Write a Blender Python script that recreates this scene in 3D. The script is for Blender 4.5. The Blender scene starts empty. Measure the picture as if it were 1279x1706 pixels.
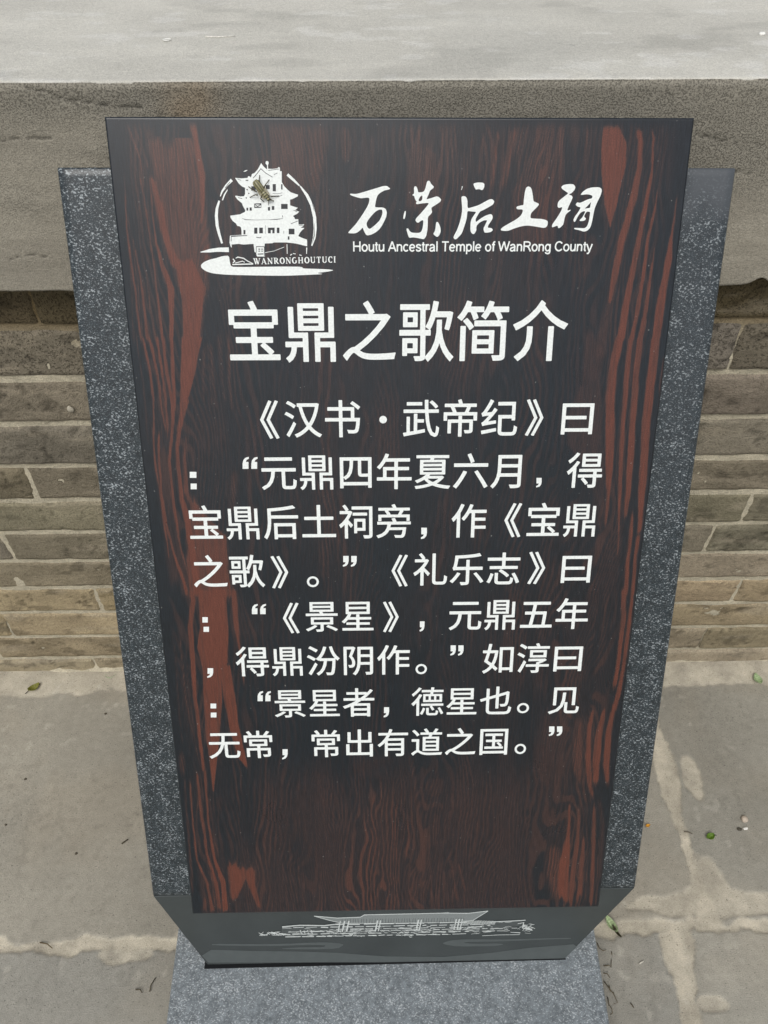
import bpy, math, random
import numpy as np
from mathutils import Matrix, Vector

S = bpy.context.scene
COL = S.collection
rng = random.Random(7)

# ------------------------------------------------------------------ camera, sky, sun, exposure
F, CX, CY = 1281.0, 639.5, 853.0          # focal length and centre in photograph pixels
HC = 1.47                                  # eye height of the phone
down = np.array([0.0, 1259.0, F]); down /= np.linalg.norm(down)
xd = np.array([106000.0, -1303.0, F]); xd -= down * (xd @ down); xd /= np.linalg.norm(xd)
yd = np.cross(down, xd)
if yd[2] < 0: yd = -yd
RW = np.array([xd, yd, -down])             # lens axes -> world axes

cam_d = bpy.data.cameras.new('camera'); cam = bpy.data.objects.new('camera', cam_d); COL.objects.link(cam)
cam_d.sensor_fit = 'VERTICAL'; cam_d.sensor_height = 24.0; cam_d.lens = F / 1706.0 * 24.0
cam_d.clip_start = 0.02; cam_d.clip_end = 500
m = Matrix.Identity(4)
for i in range(3):
    m[i][0] = RW[i][0]; m[i][1] = -RW[i][1]; m[i][2] = -RW[i][2]
m[0][3], m[1][3], m[2][3] = 0, 0, HC
cam.matrix_world = m
S.camera = cam

SUN_EL, SUN_AZ = math.radians(55), math.radians(195)
w = bpy.data.worlds.new('World'); S.world = w; w.use_nodes = True
nt = w.node_tree
sky = nt.nodes.new('ShaderNodeTexSky'); sky.sky_type = 'NISHITA'; sky.sun_disc = False
sky.sun_elevation = SUN_EL; sky.sun_rotation = SUN_AZ; sky.air_density = 1.0; sky.dust_density = 4.0; sky.ozone_density = 1.0
hs = nt.nodes.new('ShaderNodeHueSaturation'); hs.inputs['Saturation'].default_value = .5
nt.links.new(sky.outputs[0], hs.inputs['Color']); nt.links.new(hs.outputs[0], nt.nodes['Background'].inputs[0]); nt.nodes['Background'].inputs[1].default_value = 0.12
sd = bpy.data.lights.new('sun', 'SUN'); sd.energy = 1.5; sd.angle = math.radians(32); sd.color = (1, .985, .955)
so = bpy.data.objects.new('sun', sd); COL.objects.link(so)
so.rotation_euler = (math.radians(90) - SUN_EL, 0, math.pi - SUN_AZ)
S.view_settings.view_transform = 'Standard'; S.view_settings.look = 'None'
S.view_settings.gamma = 1; S.view_settings.exposure = 0.0

# ------------------------------------------------------------------ places in the world
def ray(x, y): return RW @ np.array([(x - CX) / F, (y - CY) / F, 1.0])
def hit(x, y, p, n):
    r = ray(x, y); return r * (((p - np.array([0, 0, HC])) @ n) / (r @ n)) + np.array([0, 0, HC])
EZ = np.array([0, 0, 1.0]); EY = np.array([0, 1.0, 0])
def on_ground(x, y, z=0.0): return hit(x, y, np.array([0, 0, z]), EZ)
def on_wall(x, y, yy): return hit(x, y, np.array([0, yy, 0]), EY)
# the leaning board: lower left corner, direction along its foot, up its face, out of its face
BO = np.array([-0.27460, 0.37729, -1.22389 + HC])
BU = np.array([0.59998, 0.00111, -0.00496]); BU /= np.linalg.norm(BU)
BN = np.cross(BU, np.array([0.00838, 0.45799, 0.94822])); BN /= np.linalg.norm(BN)
BV = np.cross(BN, BU)
BW, BH = 0.600, 1.053
T_PANEL = 0.020
def on_board(x, y, off=0.0):
    p = hit(x, y, BO + BN * off, BN) - BO
    return np.array([p @ BU, p @ BV])
def board_matrix():
    mm = Matrix.Identity(4)
    for i in range(3):
        mm[i][0] = BU[i]; mm[i][1] = BV[i]; mm[i][2] = BN[i]; mm[i][3] = BO[i]
    return mm
YW, YC = 0.958, 0.905                     # face of the brickwork, face of the coping
ZC0, ZC1 = 0.963, 1.207

# ------------------------------------------------------------------ helpers
def lin(r, g, b):
    f = lambda c: (c / 255 / 12.92) if c / 255 <= .04045 else ((c / 255 + .055) / 1.055) ** 2.4
    return np.array([f(r), f(g), f(b)])
_tab = np.random.RandomState(5).rand(16, 256, 256)
def vnoise(x, y, seed=0):
    x = np.asarray(x, float) + seed * 17.31; y = np.asarray(y, float) + seed * 7.77
    xi = np.floor(x).astype(int); yi = np.floor(y).astype(int)
    fx = x - xi; fy = y - yi; fx = fx * fx * (3 - 2 * fx); fy = fy * fy * (3 - 2 * fy)
    t = _tab[seed % 16]
    a = t[xi & 255, yi & 255]; b = t[(xi + 1) & 255, yi & 255]; c = t[xi & 255, (yi + 1) & 255]; d = t[(xi + 1) & 255, (yi + 1) & 255]
    return (a * (1 - fx) + b * fx) * (1 - fy) + (c * (1 - fx) + d * fx) * fy
def fbm(x, y, seed=0, octv=4):
    s = 0; a = .5; n = 0
    for k in range(octv):
        s = s + a * vnoise(np.asarray(x) * 2 ** k, np.asarray(y) * 2 ** k, seed + k); n += a; a *= .5
    return s / n
def sstep(a, b, x):
    t = np.clip((np.asarray(x, float) - a) / (b - a), 0, 1); return t * t * (3 - 2 * t)

def link(name, me, parent=None, mat=None, matrix=None):
    o = bpy.data.objects.new(name, me); COL.objects.link(o)
    if mat is not None:
        for mm in (mat if isinstance(mat, (list, tuple)) else [mat]): me.materials.append(mm)
    if parent is not None: o.parent = parent
    if matrix is not None: o.matrix_local = matrix
    return o
def tag(o, label, cat, group=None, kind=None):
    if label: o['label'] = label
    if cat: o['category'] = cat
    if group: o['group'] = group
    if kind: o['kind'] = kind
    return o
def pymesh(name, vs, fs, smooth=False, midx=None):
    me = bpy.data.meshes.new(name); me.from_pydata([tuple(map(float, v)) for v in vs], [], fs)
    if smooth: me.polygons.foreach_set('use_smooth', [True] * len(me.polygons))
    if midx: me.polygons.foreach_set('material_index', midx)
    me.update(); return me
def npmesh(name, V, Q, smooth=True):
    V = np.ascontiguousarray(V, np.float32); Q = np.ascontiguousarray(Q, np.int32)
    me = bpy.data.meshes.new(name)
    me.vertices.add(len(V)); me.vertices.foreach_set('co', V.ravel())
    me.loops.add(Q.size); me.loops.foreach_set('vertex_index', Q.ravel())
    me.polygons.add(len(Q)); me.polygons.foreach_set('loop_start', np.arange(0, Q.size, 4, dtype=np.int32))
    me.polygons.foreach_set('loop_total', np.full(len(Q), 4, np.int32))
    if smooth: me.polygons.foreach_set('use_smooth', np.ones(len(Q), bool))
    me.update(calc_edges=True); me.validate(); return me
def grid_quads(nr, nc, base=0):
    i, j = np.meshgrid(np.arange(nr - 1), np.arange(nc - 1), indexing='ij')
    a = base + i * nc + j
    return np.stack([a, a + 1, a + nc + 1, a + nc], -1).reshape(-1, 4)
def set_col(me, name, C):
    C = np.asarray(C, np.float32)
    if C.shape[1] == 3: C = np.concatenate([C, np.ones((len(C), 1), np.float32)], 1)
    at = me.color_attributes.new(name, 'FLOAT_COLOR', 'POINT'); at.data.foreach_set('color', np.ascontiguousarray(C, np.float32).ravel())

class NM:
    def __init__(s, name, rough=.6, spec=.5):
        s.m = bpy.data.materials.new(name); s.m.use_nodes = True; s.t = s.m.node_tree
        s.b = s.t.nodes['Principled BSDF']; s.b.inputs['Roughness'].default_value = rough
        s.b.inputs['Specular IOR Level'].default_value = spec
    def n(s, ty, **kw):
        nd = s.t.nodes.new(ty)
        for k, v in kw.items():
            if hasattr(nd, k) and k not in ('inputs',): setattr(nd, k, v)
        return nd
    def set(s, sock, v):
        if hasattr(v, 'links') or isinstance(v, bpy.types.NodeSocket): s.t.links.new(v, sock)
        else: sock.default_value = v
    def coord(s, scale=(1, 1, 1), rot=(0, 0, 0)):
        tc = s.n('ShaderNodeTexCoord'); mp = s.n('ShaderNodeMapping'); mp.inputs['Scale'].default_value = scale; mp.inputs['Rotation'].default_value = rot
        s.t.links.new(tc.outputs['Object'], mp.inputs['Vector']); return mp.outputs['Vector']
    def noise(s, vec, scale, detail=2, rough=.5, dist=0):
        nd = s.n('ShaderNodeTexNoise'); s.set(nd.inputs['Vector'], vec); nd.inputs['Scale'].default_value = scale
        nd.inputs['Detail'].default_value = detail; nd.inputs['Roughness'].default_value = rough; nd.inputs['Distortion'].default_value = dist
        return nd.outputs['Fac']
    def rng(s, v, a, b, c, d, smooth=False):
        nd = s.n('ShaderNodeMapRange'); nd.clamp = True
        if smooth: nd.interpolation_type = 'SMOOTHSTEP'
        s.set(nd.inputs[0], v)
        for k, q in zip((1, 2, 3, 4), (a, b, c, d)): nd.inputs[k].default_value = q
        return nd.outputs[0]
    def math(s, op, a, b=0.0):
        nd = s.n('ShaderNodeMath', operation=op); s.set(nd.inputs[0], a); s.set(nd.inputs[1], b); return nd.outputs[0]
    def mix(s, f, a, b):
        nd = s.n('ShaderNodeMix'); nd.data_type = 'RGBA'
        s.set(nd.inputs[0], f)
        for i, v in ((6, a), (7, b)):
            if isinstance(v, (tuple, list, np.ndarray)): nd.inputs[i].default_value = (*map(float, v[:3]), 1)
            else: s.t.links.new(v, nd.inputs[i])
        return nd.outputs[2]
    def scale(s, c, f):
        nd = s.n('ShaderNodeVectorMath', operation='SCALE')
        if isinstance(c, (tuple, list, np.ndarray)): nd.inputs[0].default_value = tuple(map(float, c))
        else: s.t.links.new(c, nd.inputs[0])
        s.set(nd.inputs['Scale'], f); return nd.outputs[0]
    def attr(s, name='col'):
        nd = s.n('ShaderNodeAttribute'); nd.attribute_name = name; return nd
    def bump(s, h, strength, dist):
        nd = s.n('ShaderNodeBump'); s.set(nd.inputs['Height'], h); nd.inputs['Strength'].default_value = strength; nd.inputs['Distance'].default_value = dist
        s.t.links.new(nd.outputs[0], s.b.inputs['Normal'])
    def color(s, c): s.set(s.b.inputs['Base Color'], (*map(float, c[:3]), 1) if isinstance(c, (tuple, list, np.ndarray)) else c)

def stone_mat(name, rough, noises, bump, spec=.3, speck=None):
    M = NM(name, rough, spec); v = M.coord(); c = M.attr().outputs['Color']; h = None
    for sc, am, det in noises:
        nz = M.noise(v, sc, det, .6); c = M.scale(c, M.rng(nz, .25, .75, 1 - am, 1 + am)); h = nz if h is None else M.math('ADD', h, nz)
    if speck:
        nz = M.noise(v, speck[0], 1, .5); a = M.attr().outputs['Alpha']
        k = M.math('MULTIPLY', M.rng(nz, speck[1], speck[2], 1, 0), a)
        c = M.scale(c, M.math('SUBTRACT', 1.0, M.math('MULTIPLY', k, speck[3])))
        h = M.math('SUBTRACT', h, M.math('MULTIPLY', k, .8))
    M.color(c); M.bump(h, *bump); return M.m
def plain_mat(name, c, rough=.5, spec=.4, var=0.0, vs=200):
    M = NM(name, rough, spec)
    if var: M.color(M.scale(c, M.rng(M.noise(M.coord(), vs, 2), .3, .7, 1 - var, 1 + var)))
    else: M.color(c)
    return M.m

# ------------------------------------------------------------------ ground: flagstones and smeared mortar
def axis(lo, hi, step, far):
    a = list(np.arange(lo, hi + step / 2, step)); o = []
    d = step; x = hi
    while x < far: d *= 1.6; x = min(x + d, far); o.append(x)
    p = []; d = step; x = lo
    while x > -far: d *= 1.6; x = max(x - d, -far); p.append(x)
    return np.array(p[::-1] + a + o)
gx = axis(-0.95, 0.95, 0.0035, 60); gy = axis(0.20, 0.975, 0.003, 60)
X, Y = np.meshgrid(gx, gy)
wob = lambda s, a, k=0: (fbm(X * s, Y * s, k, 4) - .5) * a
def band(d, half, soft): return 1 - sstep(half - soft, half + soft, np.abs(d))
jy = 0.411 + .010 * X
def upper_joint(d): return 0.577 + (d - .41) * .012
row_joint = band(Y - jy + wob(34, .020, 1) + wob(110, .006, 3), .0100 + wob(9, .012, 2), .0025)
jw = .011 + .010 * sstep(.62, .72, Y) * (1 - sstep(.76, .86, Y)) + .012 * (1 - sstep(.41, .47, Y))
up = band(X - upper_joint(Y) + wob(20, .024, 3) + wob(110, .007, 5), jw + wob(12, .010, 4), .0025) * (Y > .41)
lowx = 0.519 + (Y - .41) * .10
low = band(X - lowx + wob(24, .018, 5) + wob(110, .007, 6), .020 + .012 * sstep(.30, .41, Y) + wob(12, .022, 6), .0025) * (Y < .41)
left_up = band(X + 1.02, .012, .004) * (Y > .41)
left_lo = band(X + .86 + wob(18, .02, 5), .014, .004) * (Y < .41)
fil = sstep(.893, .903, Y + wob(12, .055, 7) + wob(90, .008, 2) + .012 * (X > 0))
smear = (np.exp(-(((X - .60) / .16) ** 2 + ((Y - .452) / .022) ** 2)) * 1.1 + np.exp(-(((X - .60) / .035) ** 2 + ((Y - .50) / .05) ** 2)) * .9
         + np.exp(-(((X - .63) / .022) ** 2 + ((Y - .69) / .05) ** 2)) + np.exp(-(((X + .44) / .05) ** 2 + ((Y - .392) / .018) ** 2)) * 1.1
         + np.exp(-(((X - .545) / .03) ** 2 + ((Y - .30) / .016) ** 2)) * 1.0 + np.exp(-(((X + .33) / .04) ** 2 + ((Y - .42) / .014) ** 2))
         + np.exp(-(((X - .72) / .05) ** 2 + ((Y - .455) / .014) ** 2)))
smear = sstep(.36, .52, smear * (.4 + 1.0 * fbm(X * 34, Y * 34, 8, 4)))
# other flags of the yard, beyond the picture
rows = np.floor((Y - .41) / .46); far_j = ((np.abs(((Y - .41) / .46) % 1) < .03) | (np.abs(((X + rows * .37) / .9) % 1) < .018)) & ((Y < .19) | (np.abs(X) > .96))
mort = np.clip(np.maximum.reduce([row_joint, up, low, left_up, left_lo, fil * .75, smear * .75, far_j * 1.0]), 0, 1)
flagA = lin(151, 147, 135); flagB = lin(149, 146, 135); flagC = lin(145, 143, 134)
tone = 1 + (fbm(X * 5, Y * 5, 9, 5) - .5) * .45
C = np.where((Y > .41)[..., None], np.where((X > .575)[..., None], flagB * .93, flagA), np.where((X > .52)[..., None], flagB, flagC)) * tone[..., None]
warm = sstep(.45, .75, fbm(X * 7 + 3, Y * 7, 11, 4))[..., None]
C = C * (1 - warm * .35) + C * np.array([1.06, 1.0, .93]) * warm * .35
MC = lin(178, 171, 154) * (1 + (fbm(X * 30, Y * 30, 12, 5) - .5) * .75)[..., None]
C = C * (1 - mort[..., None]) + MC * mort[..., None]
edge = np.clip(1 - np.abs(mort - .45) / .35, 0, 1) * (fbm(X * 25, Y * 25, 13, 3) > .52)
C *= (1 - .22 * edge)[..., None]
C *= (1 - .10 * sstep(.60, .72, fbm(X * 90, Y * 90, 5, 3)) * sstep(.45, .6, fbm(X * 8, Y * 8, 6, 3)))[..., None]
base_side_dk = np.exp(-np.maximum(np.maximum(-.325 - X, X - .343), 0) / .012) * (np.abs(X) < .40) * (Y < .42) * (np.abs(X) > .30)  # patchy darker strip along both sides of the base
C *= (1 - .35 * base_side_dk * sstep(.35, .6, fbm(X * 60, Y * 40, 7, 3)))[..., None]
lichen = sstep(.70, .76, fbm(X * 45, Y * 45, 14, 3)) * sstep(.5, .6, fbm(X * 4, Y * 4, 15, 3))
C = C * (1 - .25 * lichen[..., None]) + .25 * lichen[..., None] * lin(190, 185, 172)
Z = (fbm(X * 6, Y * 6, 2, 4) - .5) * .004 - .0025 * mort * (1 - fil) + fil * .007 * sstep(.89, .96, Y) + (fbm(X * 60, Y * 60, 3, 3) - .5) * .0016 * mort
Z = np.where((np.abs(X) > 2) | (Y > 1.2) | (Y < -1), 0, Z)
me = npmesh('ground', np.stack([X, Y, Z], -1).reshape(-1, 3), grid_quads(len(gy), len(gx)))
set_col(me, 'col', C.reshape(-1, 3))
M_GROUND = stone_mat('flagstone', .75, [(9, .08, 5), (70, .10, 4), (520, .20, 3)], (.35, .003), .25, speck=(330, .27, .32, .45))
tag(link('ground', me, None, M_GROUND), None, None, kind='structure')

# ------------------------------------------------------------------ brick wall under the coping
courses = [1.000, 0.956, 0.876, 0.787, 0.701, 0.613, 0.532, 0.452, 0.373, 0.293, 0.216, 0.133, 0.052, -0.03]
tones = [(86, 78, 62), (92, 84, 66), (112, 107, 97), (124, 117, 105), (120, 116, 106), (118, 112, 97), (126, 121, 106), (122, 117, 103), (138, 130, 112), (156, 143, 117), (154, 142, 118), (146, 136, 116), (150, 141, 122)]  # top two courses darker: the coping's shade put into the colour
joints = {1: [-.470, .60], 2: [-.40, .535], 3: [-.42, .43], 4: [-.40, .42], 5: [-.583, .45], 6: [-.44, .668], 7: [-.676, .624], 8: [-.40, .46], 9: [-.553, .727], 10: [-.760, .47], 11: [-.45, .705], 12: [-.62, .60]}
V, Q, CC = [], [], []; nb = 0
def add_patch(P, c, a=0.0):
    global nb
    nr, nc = P.shape[:2]; V.append(P.reshape(-1, 3)); Q.append(grid_quads(nr, nc, nb)); nb += nr * nc
    cc = np.concatenate([c.reshape(-1, 3), np.full((nr * nc, 1), a)], 1); CC.append(cc)
for k in range(len(courses) - 1):
    z1, z0 = courses[k], courses[k + 1]
    js = sorted(joints.get(k, []))
    cuts = list(js)
    x = (js[-1] if js else .1 + (k % 2) * .14)
    while x < 3: x += .36 + rng.uniform(-.01, .01); cuts.append(x)
    x = (js[0] if js else .1 + (k % 2) * .14)
    if not js: cuts.append(x)
    while x > -3: x -= .36 + rng.uniform(-.01, .01); cuts.append(x)
    mids = []
    for a, b in zip(js[:-1], js[1:]):
        n_ = max(1, round((b - a) / .285)); mids += [a + (b - a) * q / n_ for q in range(1, n_)]
    cuts = sorted(cuts + mids)
    for a, b in zip(cuts[:-1], cuts[1:]):
        vis = -1.0 < a < 1.0 or -1.0 < b < 1.0
        g = .0032; st = .006 if vis else .03
        xs = np.unique(np.concatenate([np.linspace(a + g * rng.uniform(.1, .6), b - g * rng.uniform(.1, .6), max(4, int((b - a) / st)))]))
        zs = np.linspace(z0 + .0022, z1 - .0026, 16 if vis else 5)
        XX, ZZ = np.meshgrid(xs, zs)
        ex = np.minimum(XX - xs[0], xs[-1] - XX); ez = np.minimum(ZZ - zs[0], zs[-1] - ZZ); e = np.minimum(ex + .0018 * (.4 + fbm(ZZ * 60 + 3, XX * 2, 7, 2)), ez)
        sd_ = rng.randrange(1000); jit = rng.uniform(-.0022, .0015)
        rough = fbm(XX * 28 + sd_, ZZ * 28, 1, 4)
        YY = YW + jit + (rough - .5) * .0045 + .009 * np.clip(1 - e / .0045, 0, 1) ** 2
        XX = XX + (fbm(ZZ * 40 + sd_, XX * 3, 3, 3) - .5) * .007 * (ex < .004); ZZ = ZZ + (fbm(XX * 25 + sd_, ZZ * 3, 4, 3) - .5) * .006 * (ez < .004)
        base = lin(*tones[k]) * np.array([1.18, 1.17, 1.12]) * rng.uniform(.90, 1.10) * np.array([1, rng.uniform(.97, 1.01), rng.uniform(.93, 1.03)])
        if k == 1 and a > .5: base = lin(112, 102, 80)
        col = base * (1 + (fbm(XX * 12 + sd_, ZZ * 22, 5, 5) - .5) * .8)[..., None]
        lime = sstep(.58, .76, fbm(XX * 9 + sd_, ZZ * 45, 6, 4)) * .42
        col = col * (1 - lime[..., None]) + lin(165, 155, 135) * lime[..., None]
        dk = sstep(.64, .74, fbm(XX * 30 + sd_ * 2, ZZ * 50, 7, 3)) * .35
        col = col * (1 - dk[..., None])
        pit = sstep(.66, .74, fbm(XX * 120 + sd_, ZZ * 120, 8, 2)) * sstep(.5, .65, fbm(XX * 18 + sd_, ZZ * 18, 2, 3)); col = col * (1 - .45 * pit[..., None]); YY = YY + .0015 * pit
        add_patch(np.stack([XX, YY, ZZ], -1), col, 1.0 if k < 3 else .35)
# mortar bed behind and between the bricks
xs = np.concatenate([np.linspace(-3, -1, 30)[:-1], np.arange(-1, 1, .004), np.linspace(1, 3, 30)]); zs = np.arange(-.03, 1.0, .004)
XX, ZZ = np.meshgrid(xs, zs)
YY = YW + .0030 + (fbm(XX * 18, ZZ * 26, 8, 5) - .5) * .0048 - .018 * sstep(.02, -.02, ZZ + (fbm(XX * 8, ZZ * 8, 2) - .5) * .03)
mc = lin(192, 184, 162) * (1 + (fbm(XX * 30, ZZ * 60, 10, 4) - .5) * .45)[..., None]
cope_shade = sstep(.82, .90, ZZ)[..., None]; mc = mc * (1 - cope_shade) + lin(128, 112, 82) * cope_shade  # mortar browned near the top, painting in shade under the coping
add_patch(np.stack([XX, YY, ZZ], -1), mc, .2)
me = npmesh('brick_wall', np.concatenate(V), np.concatenate(Q)); set_col(me, 'col', np.concatenate(CC))
M_BRICK = stone_mat('old_grey_brick', .9, [(18, .07, 4), (120, .16, 5), (520, .22, 3)], (.7, .004), .15, speck=(260, .36, .44, .35))
wall = link('brick_wall', me, None, M_BRICK)
tag(wall, 'weathered grey brick wall with pale mortar joints beneath the stone coping', 'wall')

# ------------------------------------------------------------------ stone coping on the wall
xs = np.concatenate([np.linspace(-3, -.66, 50)[:-1], np.arange(-.66, .66, .003), np.linspace(.66, 3, 50)])
prof = [(y, ZC0) for y in np.linspace(1.3, YC + .012, 24)] + [(YC, z) for z in np.linspace(ZC0, ZC1, 100)] + [(y, ZC1) for y in np.arange(YC + .003, 1.40, .0035)] + [(y, ZC1) for y in np.linspace(1.42, 3.4, 30)]
prof = np.array(prof); nb0, nf = 24, 100
XX = np.tile(xs, (len(prof), 1)); PY = np.repeat(prof[:, :1], len(xs), 1); PZ = np.repeat(prof[:, 1:], len(xs), 1)
kind = np.zeros(len(prof)); kind[nb0:nb0 + nf] = 1; kind[nb0 + nf:] = 2; KK = np.repeat(kind[:, None], len(xs), 1)
# rounded, slightly chipped arris at the top and a ragged lower edge
et = np.clip(1 - (ZC1 - PZ) / .006, 0, 1) * (KK == 1) + np.clip(1 - (PY - YC) / .006, 0, 1) * (KK == 2)
chip = sstep(.58, .8, fbm(XX * 22, XX * 0 + 2, 3, 4))
PY = PY + (KK == 1) * (.003 * et + (fbm(XX * 10, PZ * 26, 4, 5) - .5) * .0035) + (KK == 2) * .0
PZ = PZ - et * (.0015 + .004 * chip) + (KK == 2) * (fbm(XX * 5, PY * 9, 5, 4) - .5) * .004 * np.clip((PY - YC) / .05, 0, 1)
eb = np.clip(1 - (PZ - ZC0) / .02, 0, 1) * (KK == 1) + (KK == 0) * 1.0
rag = (fbm(XX * 9, XX * 0 + 5, 6, 5) - .5) * .006 + .010 * np.exp(-((XX - .505) / .012) ** 2)
PZ = PZ + eb * rag
def px_front(pts): return np.array([on_wall(x, y, YC)[[0, 2]] for x, y in pts])
def seg_dist(px, pz, poly):
    d = np.full(px.shape, 9.0)
    for a, b in zip(poly[:-1], poly[1:]):
        ab = b - a; t = np.clip(((px - a[0]) * ab[0] + (pz - a[1]) * ab[1]) / (ab @ ab), 0, 1)
        d = np.minimum(d, np.hypot(px - a[0] - t * ab[0], pz - a[1] - t * ab[1]))
    return d
crack = np.zeros_like(PZ)
qx = XX + (fbm(XX * 60, PZ * 60, 9, 3) - .5) * .006; qz = PZ + (fbm(XX * 60, PZ * 60, 10, 3) - .5) * .006
for pts, wd in (([(42, 142), (85, 157), (115, 167), (150, 170), (200, 177), (235, 179)], .0026), ([(-40, 238), (0, 235), (50, 230), (95, 229)], .0022),
                ([(1160, 226), (1200, 233), (1230, 242), (1300, 240)], .0022), ([(1158, 287), (1200, 288), (1265, 290)], .0018), ([(10, 432), (50, 425), (75, 428)], .0018)):
    crack = np.maximum(crack, (1 - sstep(wd * .15, wd * .55, seg_dist(qx, qz, px_front(pts)))))
crack *= (KK == 1)
PY = PY + crack * .0015
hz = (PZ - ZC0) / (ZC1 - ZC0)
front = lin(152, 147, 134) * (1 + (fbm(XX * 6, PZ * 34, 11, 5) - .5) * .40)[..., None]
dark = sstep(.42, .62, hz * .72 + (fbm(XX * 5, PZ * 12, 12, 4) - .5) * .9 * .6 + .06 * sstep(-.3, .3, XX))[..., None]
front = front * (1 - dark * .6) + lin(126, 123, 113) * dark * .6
st = np.exp(-(((XX + .195) / .028) ** 2 + ((PZ - 1.185) / .03) ** 2))[..., None] * (.5 + fbm(XX * 40, PZ * 40, 13, 3))[..., None]
front = front * (1 - .32 * np.clip(st, 0, 1)) + lin(150, 122, 84) * .32 * np.clip(st, 0, 1)
front *= (1 - .5 * crack)[..., None]
top = lin(197, 195, 185) * (1 + (fbm(XX * 5, PY * 9, 14, 6) - .5) * .32)[..., None]
pale = (sstep(.62, .72, fbm(XX * 22, PY * 40, 15, 5)) * .5)[..., None]
top = top * (1 - pale) + lin(212, 211, 204) * pale
gry = sstep(.5, .7, fbm(XX * 3, PY * 6, 2, 4))[..., None] * .25
top = top * (1 - gry) + lin(180, 180, 173) * gry
stn = sstep(.56, .70, fbm(XX * 8, PY * 15, 3, 5))[..., None]; top = top * (1 - .13 * stn)
tc = (1 - sstep(.0004, .0014, np.abs(PY - 1.03 - .05 * XX + (fbm(XX * 14, PY * 3, 4, 5) - .5) * .09)))[..., None] * (fbm(XX * 6, PY * 6, 9, 3) > .56)[..., None]; top = top * (1 - .3 * tc)
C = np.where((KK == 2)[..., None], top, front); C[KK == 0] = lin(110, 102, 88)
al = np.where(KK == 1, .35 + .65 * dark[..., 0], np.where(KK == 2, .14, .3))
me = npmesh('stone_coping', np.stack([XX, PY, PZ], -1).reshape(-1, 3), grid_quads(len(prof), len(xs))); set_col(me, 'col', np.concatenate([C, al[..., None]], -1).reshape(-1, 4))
M_COPE = stone_mat('weathered_coping', .92, [(14, .06, 5), (160, .08, 3), (620, .22, 3)], (.5, .002), .15, speck=(560, .40, .50, .42))
cope = link('stone_coping', me, None, M_COPE)
tag(cope, 'thick pale stone coping slab with a cracked front, on top of the brick wall', 'coping')

# ------------------------------------------------------------------ the sign
def granite(name, base, fleck, rough, dens, scale, dust=False):  # dust: switches on the painted sky glare
    M = NM(name, rough, .5)
    v = M.coord((1, 1.35, 1), (0, 0, .5)); v0 = M.coord()
    big = M.noise(v0, 55, 2); n1 = M.noise(v, scale, 2.5, .6); n2 = M.noise(v, scale * 2.1, 1, .5); n3 = M.noise(v0, scale * .5, 3, .6)
    s = M.math('ADD', n1, M.math('MULTIPLY', M.math('SUBTRACT', big, .5), .25))
    k = M.rng(s, dens, dens + .07, 0, 1); k2 = M.rng(n2, .60, .68, 0, .45)
    k = M.math('MAXIMUM', k, k2)
    body = M.mix(M.rng(n3, .35, .65, 0, 1), np.array(base) * .72, np.array(base) * 1.35)
    c = M.mix(M.math('MULTIPLY', k, M.rng(n3, .3, .7, .45, 1)), body, fleck)
    if dust:
        a = M.attr('glare').outputs['Fac']; c = M.mix(a, c, lin(78, 82, 86));  # grey sky glare mixed into the colour, hiding the flecks
    M.color(c); M.bump(n1, .04, .0005); return M.m
M_GRAN = granite('black_speckled_granite', lin(35, 43, 47), lin(164, 172, 175), .34, .572, 360, True)
M_BASE = granite('grey_granite', lin(108, 115, 118), lin(186, 191, 192), .40, .56, 330)
M_FOOT = NM('dark_honed_granite', .22, .5)
_v = M_FOOT.coord(); M_FOOT.color(M_FOOT.scale(lin(57, 62, 62), M_FOOT.rng(M_FOOT.noise(_v, 12, 4), .3, .7, .85, 1.15))); M_FOOT = M_FOOT.m

# painted grain of the panel -----------------------------------------------------------------
NXP, NYP = 640, 900
ux = np.linspace(0, BW, NXP); uy = np.linspace(0, BH, NYP)
UX, UY = np.meshgrid(ux, uy)
P3 = BO + UX[..., None] * BU + UY[..., None] * BV - np.array([0, 0, HC])
PCV = P3 @ RW
PX = PCV[..., 0] / PCV[..., 2] * F + CX; PY_ = PCV[..., 1] / PCV[..., 2] * F + CY     # the photograph's coordinates of the board's points
WX = PX + (fbm(PX / 40, PY_ / 90, 1, 3) - .5) * 3.5 + (fbm(PX / 6, PY_ / 30, 2, 2) - .5) * 1.6
WY = PY_
red = np.zeros_like(PX)
L1, L3, L5 = (160, 180, 3.997), (200, 560, 3.879), (200, 980, 3.046)
R2, R4, R6, TC = (920, 180, 3.997), (900, 560, 3.878), (860, 980, 3.046), (470, 180, 2.61)
BT = (380, 1230, 2.284)
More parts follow.
